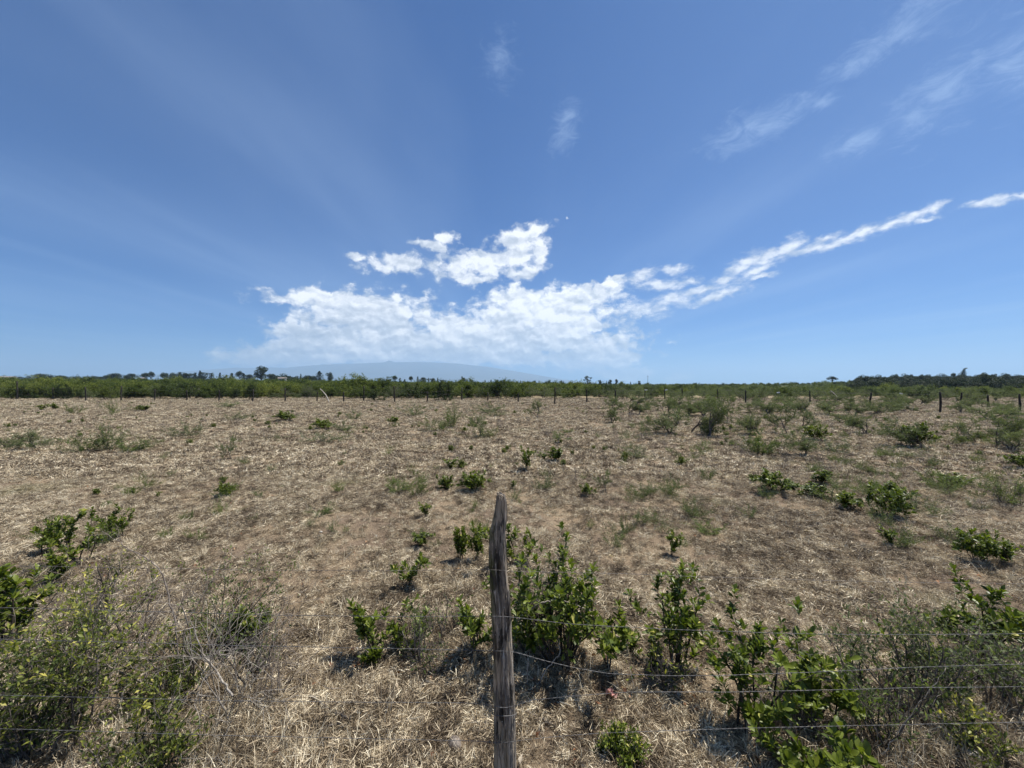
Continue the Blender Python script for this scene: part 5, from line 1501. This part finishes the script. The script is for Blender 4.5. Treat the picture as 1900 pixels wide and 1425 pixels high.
c = N.mix(N.ss(bk, .48, .44, 0, .75), c, (.46, .38, .28, 1))
lich = N.ss(N.noise(tc, 75, 3, .6), .66, .72, 0, .7)
c = N.mix(lich, c, (.42, .43, .40, 1))
sx = N.n('ShaderNodeSeparateXYZ'); N.put(sx.inputs[0], tc)
mo = N.m('MULTIPLY', N.ss(sx.outputs[0], -.055, -.075), N.ss(N.noise(tc, 30, 3, .6), .4, .55, 0, .6))
c = N.mix(mo, c, (.10, .105, .035, 1))
p = N.n('ShaderNodeBsdfPrincipled'); p.inputs['Roughness'].default_value = .9; p.inputs['Specular IOR Level'].default_value = .2
N.put(p.inputs['Base Color'], c)
b = N.n('ShaderNodeBump'); b.inputs['Strength'].default_value = .9; b.inputs['Distance'].default_value = .004
N.put(b.inputs['Height'], N.m('ADD', g1, g2)); N.nt.links.new(b.outputs[0], p.inputs['Normal'])
o = N.n('ShaderNodeOutputMaterial'); N.nt.links.new(p.outputs[0], o.inputs[0])
link('fence_post', m_.mesh('fence_post', pm), t)
# splinters at the top
for k_, (sx_, hh_) in enumerate([(930, .026), (934, .018), (925, .012)]):
    m_ = MB(); xx_ = (sx_ - CX) / F * PD
    m_.tube([(xx_, .005 * k_, oz[-1] - .03), (xx_ + .002, .004 * k_, oz[-1] + hh_ * .25), (xx_ + .004, 0, oz[-1] + hh_ * .42)], [.006, .004, .0008], 5)
    link('splinter', m_.mesh('splinter', M['paletwig']), t)
for xo in (-3.3, 3.2):
    m_ = MB(); z = np.linspace(-.3, 1.25, 14); rngp = np.random.default_rng(int(xo * 10) + 99)
    m_.tube(np.stack([xo + np.cumsum(rngp.normal(0, .006, 14)), .05 + np.cumsum(rngp.normal(0, .004, 14)), z], -1), .045 * rngp.uniform(.85, 1.1, 14), 12)
    link('fence_post', m_.mesh('fence_post', M['bark']), t)
WIR = [([(-640,1052),(0,1050),(250,1054),(500,1058),(700,1059),(905,1057),(925,1056),(945,1059),(1000,1061),(1150,1064),(1300,1070),(1600,1079),(1900,1083),(2490,1090)], .0005, 'oldwire', 'topmost slack wire crossing the upper post'),
       ([(-640,1115),(0,1127),(300,1135),(500,1141),(700,1144),(912,1143),(930,1142),(948,1144),(1050,1157),(1150,1163),(1250,1168),(1450,1175),(1600,1178),(1900,1176),(2490,1160)], .00066, 'steel', 'second wire from the top'),
       ([(-640,1170),(0,1186),(250,1192),(450,1198),(650,1202),(800,1205),(914,1207),(935,1206),(952,1208),(1000,1223),(1060,1238),(1130,1250),(1250,1254),(1350,1253),(1520,1247),(1700,1238),(1900,1232),(2490,1220)], .00072, 'steel', 'third wire from the top, sagging right of the post'),
       ([(-640,1270),(0,1290),(400,1300),(700,1303),(860,1304),(916,1308),(928,1312),(940,1312),(956,1309),(985,1299),(1080,1290),(1170,1284),(1350,1284),(1500,1281),(1700,1276),(1900,1274),(2490,1262)], .00072, 'steel', 'fourth wire from the top, tied round the post'),
       ([(-640,1335),(0,1352),(400,1364),(650,1370),(850,1374),(918,1376),(940,1376),(960,1374),(1040,1366),(1120,1360),(1350,1352),(1600,1346),(1900,1340),(2490,1330)], .00066, 'steel', 'lowest wire near the post foot')]
for wi, (pts, r_, mt, lab) in enumerate(WIR):
    A = np.array(pts, float)
    xs_ = (A[:, 0] - CX) / F * (PD - .05); zs_ = H - (A[:, 1] - CY) / F * (PD - .05)
    n_ = 2200
    xx = np.linspace(xs_[0], xs_[-1], n_)
    z_ = np.interp(xx, xs_, zs_)
    ker = np.ones(21) / 21; zp = np.convolve(np.pad(z_, 10, 'edge'), ker, 'valid')
    zp = zp + .0018 * (fbm(xx * 9, xx * 0 + wi, 3, 50 + wi) - .5)
    # bow over the front of the post
    yb = -.05 - .004 * np.exp(-((xx - (933 - CX) / F * PD) / .06) ** 2)
    t2 = xx * 2 * math.pi / .045
    m_ = MB()
    for ph in (0, math.pi):
        m_.tube(np.stack([xx, yb + r_ * .85 * np.cos(t2 + ph), zp + r_ * .85 * np.sin(t2 + ph)], -1), r_ * .85, 4)
    wire = link('wire', m_.mesh('wire', M[mt]), t); wire['label'] = lab
    rngb = np.random.default_rng(80 + wi)
    m_ = MB()
    for xb in np.arange(xs_[0] + .07, xs_[-1], .145 + .01 * wi):
        zb_ = np.interp(xb, xx, zp)
        coil = np.linspace(0, 4 * math.pi, 16)
        m_.tube(np.stack([xb + np.linspace(-.003, .003, 16), -.05 + r_ * 2.1 * np.cos(coil), zb_ + r_ * 2.1 * np.sin(coil)], -1), r_ * .55, 3)
        for s in (-1, 1):
            a = rngb.uniform(0, 6.28)
            m_.tube([(xb + s * .002, -.05, zb_), (xb + s * .006, -.05 + math.cos(a) * .011, zb_ + math.sin(a) * .011)], [r_ * .6, r_ * .2], 3)
    bb = link('barbs', m_.mesh('barbs', M[mt]), wire, kind='stuff')
# wire tie round the post
m_ = MB(); a = np.linspace(0, 2 * math.pi, 60)
zt = H - (1311 - CY) / F * PD
m_.tube(np.stack([(936 - CX) / F * PD + .047 * np.cos(a), .0475 * np.sin(a), zt - .030 * np.sin(a) - .026], -1), .0014, 4)
link('wire_tie', m_.mesh('wire_tie', M['steel']), t)

# ------------------------------------------------------------------ haze
hzm = bpy.data.materials.new('haze'); hzm.use_nodes = True
hzm.node_tree.nodes.clear(); N = NT(hzm.node_tree)
pv = N.n('ShaderNodeVolumePrincipled')
pv.inputs['Color'].default_value = (.47, .68, .93, 1)
pv.inputs['Density'].default_value = 1.45e-4
pv.inputs['Anisotropy'].default_value = 0.2
o = N.n('ShaderNodeOutputMaterial'); N.nt.links.new(pv.outputs[0], o.inputs['Volume'])
m_ = MB()
zb0 = float(min(Z.min(), Zm.min())) - 1.0; zt0 = float(Zm.max()) + 12
b = np.array([[a, b_, c_] for a in (-17500, 17500) for b_ in (-17500, 17500) for c_ in (zb0, zt0)], float)
m_.add(b, [(0,1,3),(0,3,2),(4,6,7),(4,7,5),(0,4,5),(0,5,1),(2,3,7),(2,7,6),(0,2,6),(0,6,4),(1,5,7),(1,7,3)])
hz_o = link('haze', m_.mesh('haze', hzm, False), kind='stuff')
hz_o['label'] = 'thin blue air between the viewer and the mountain'; hz_o['category'] = 'haze'
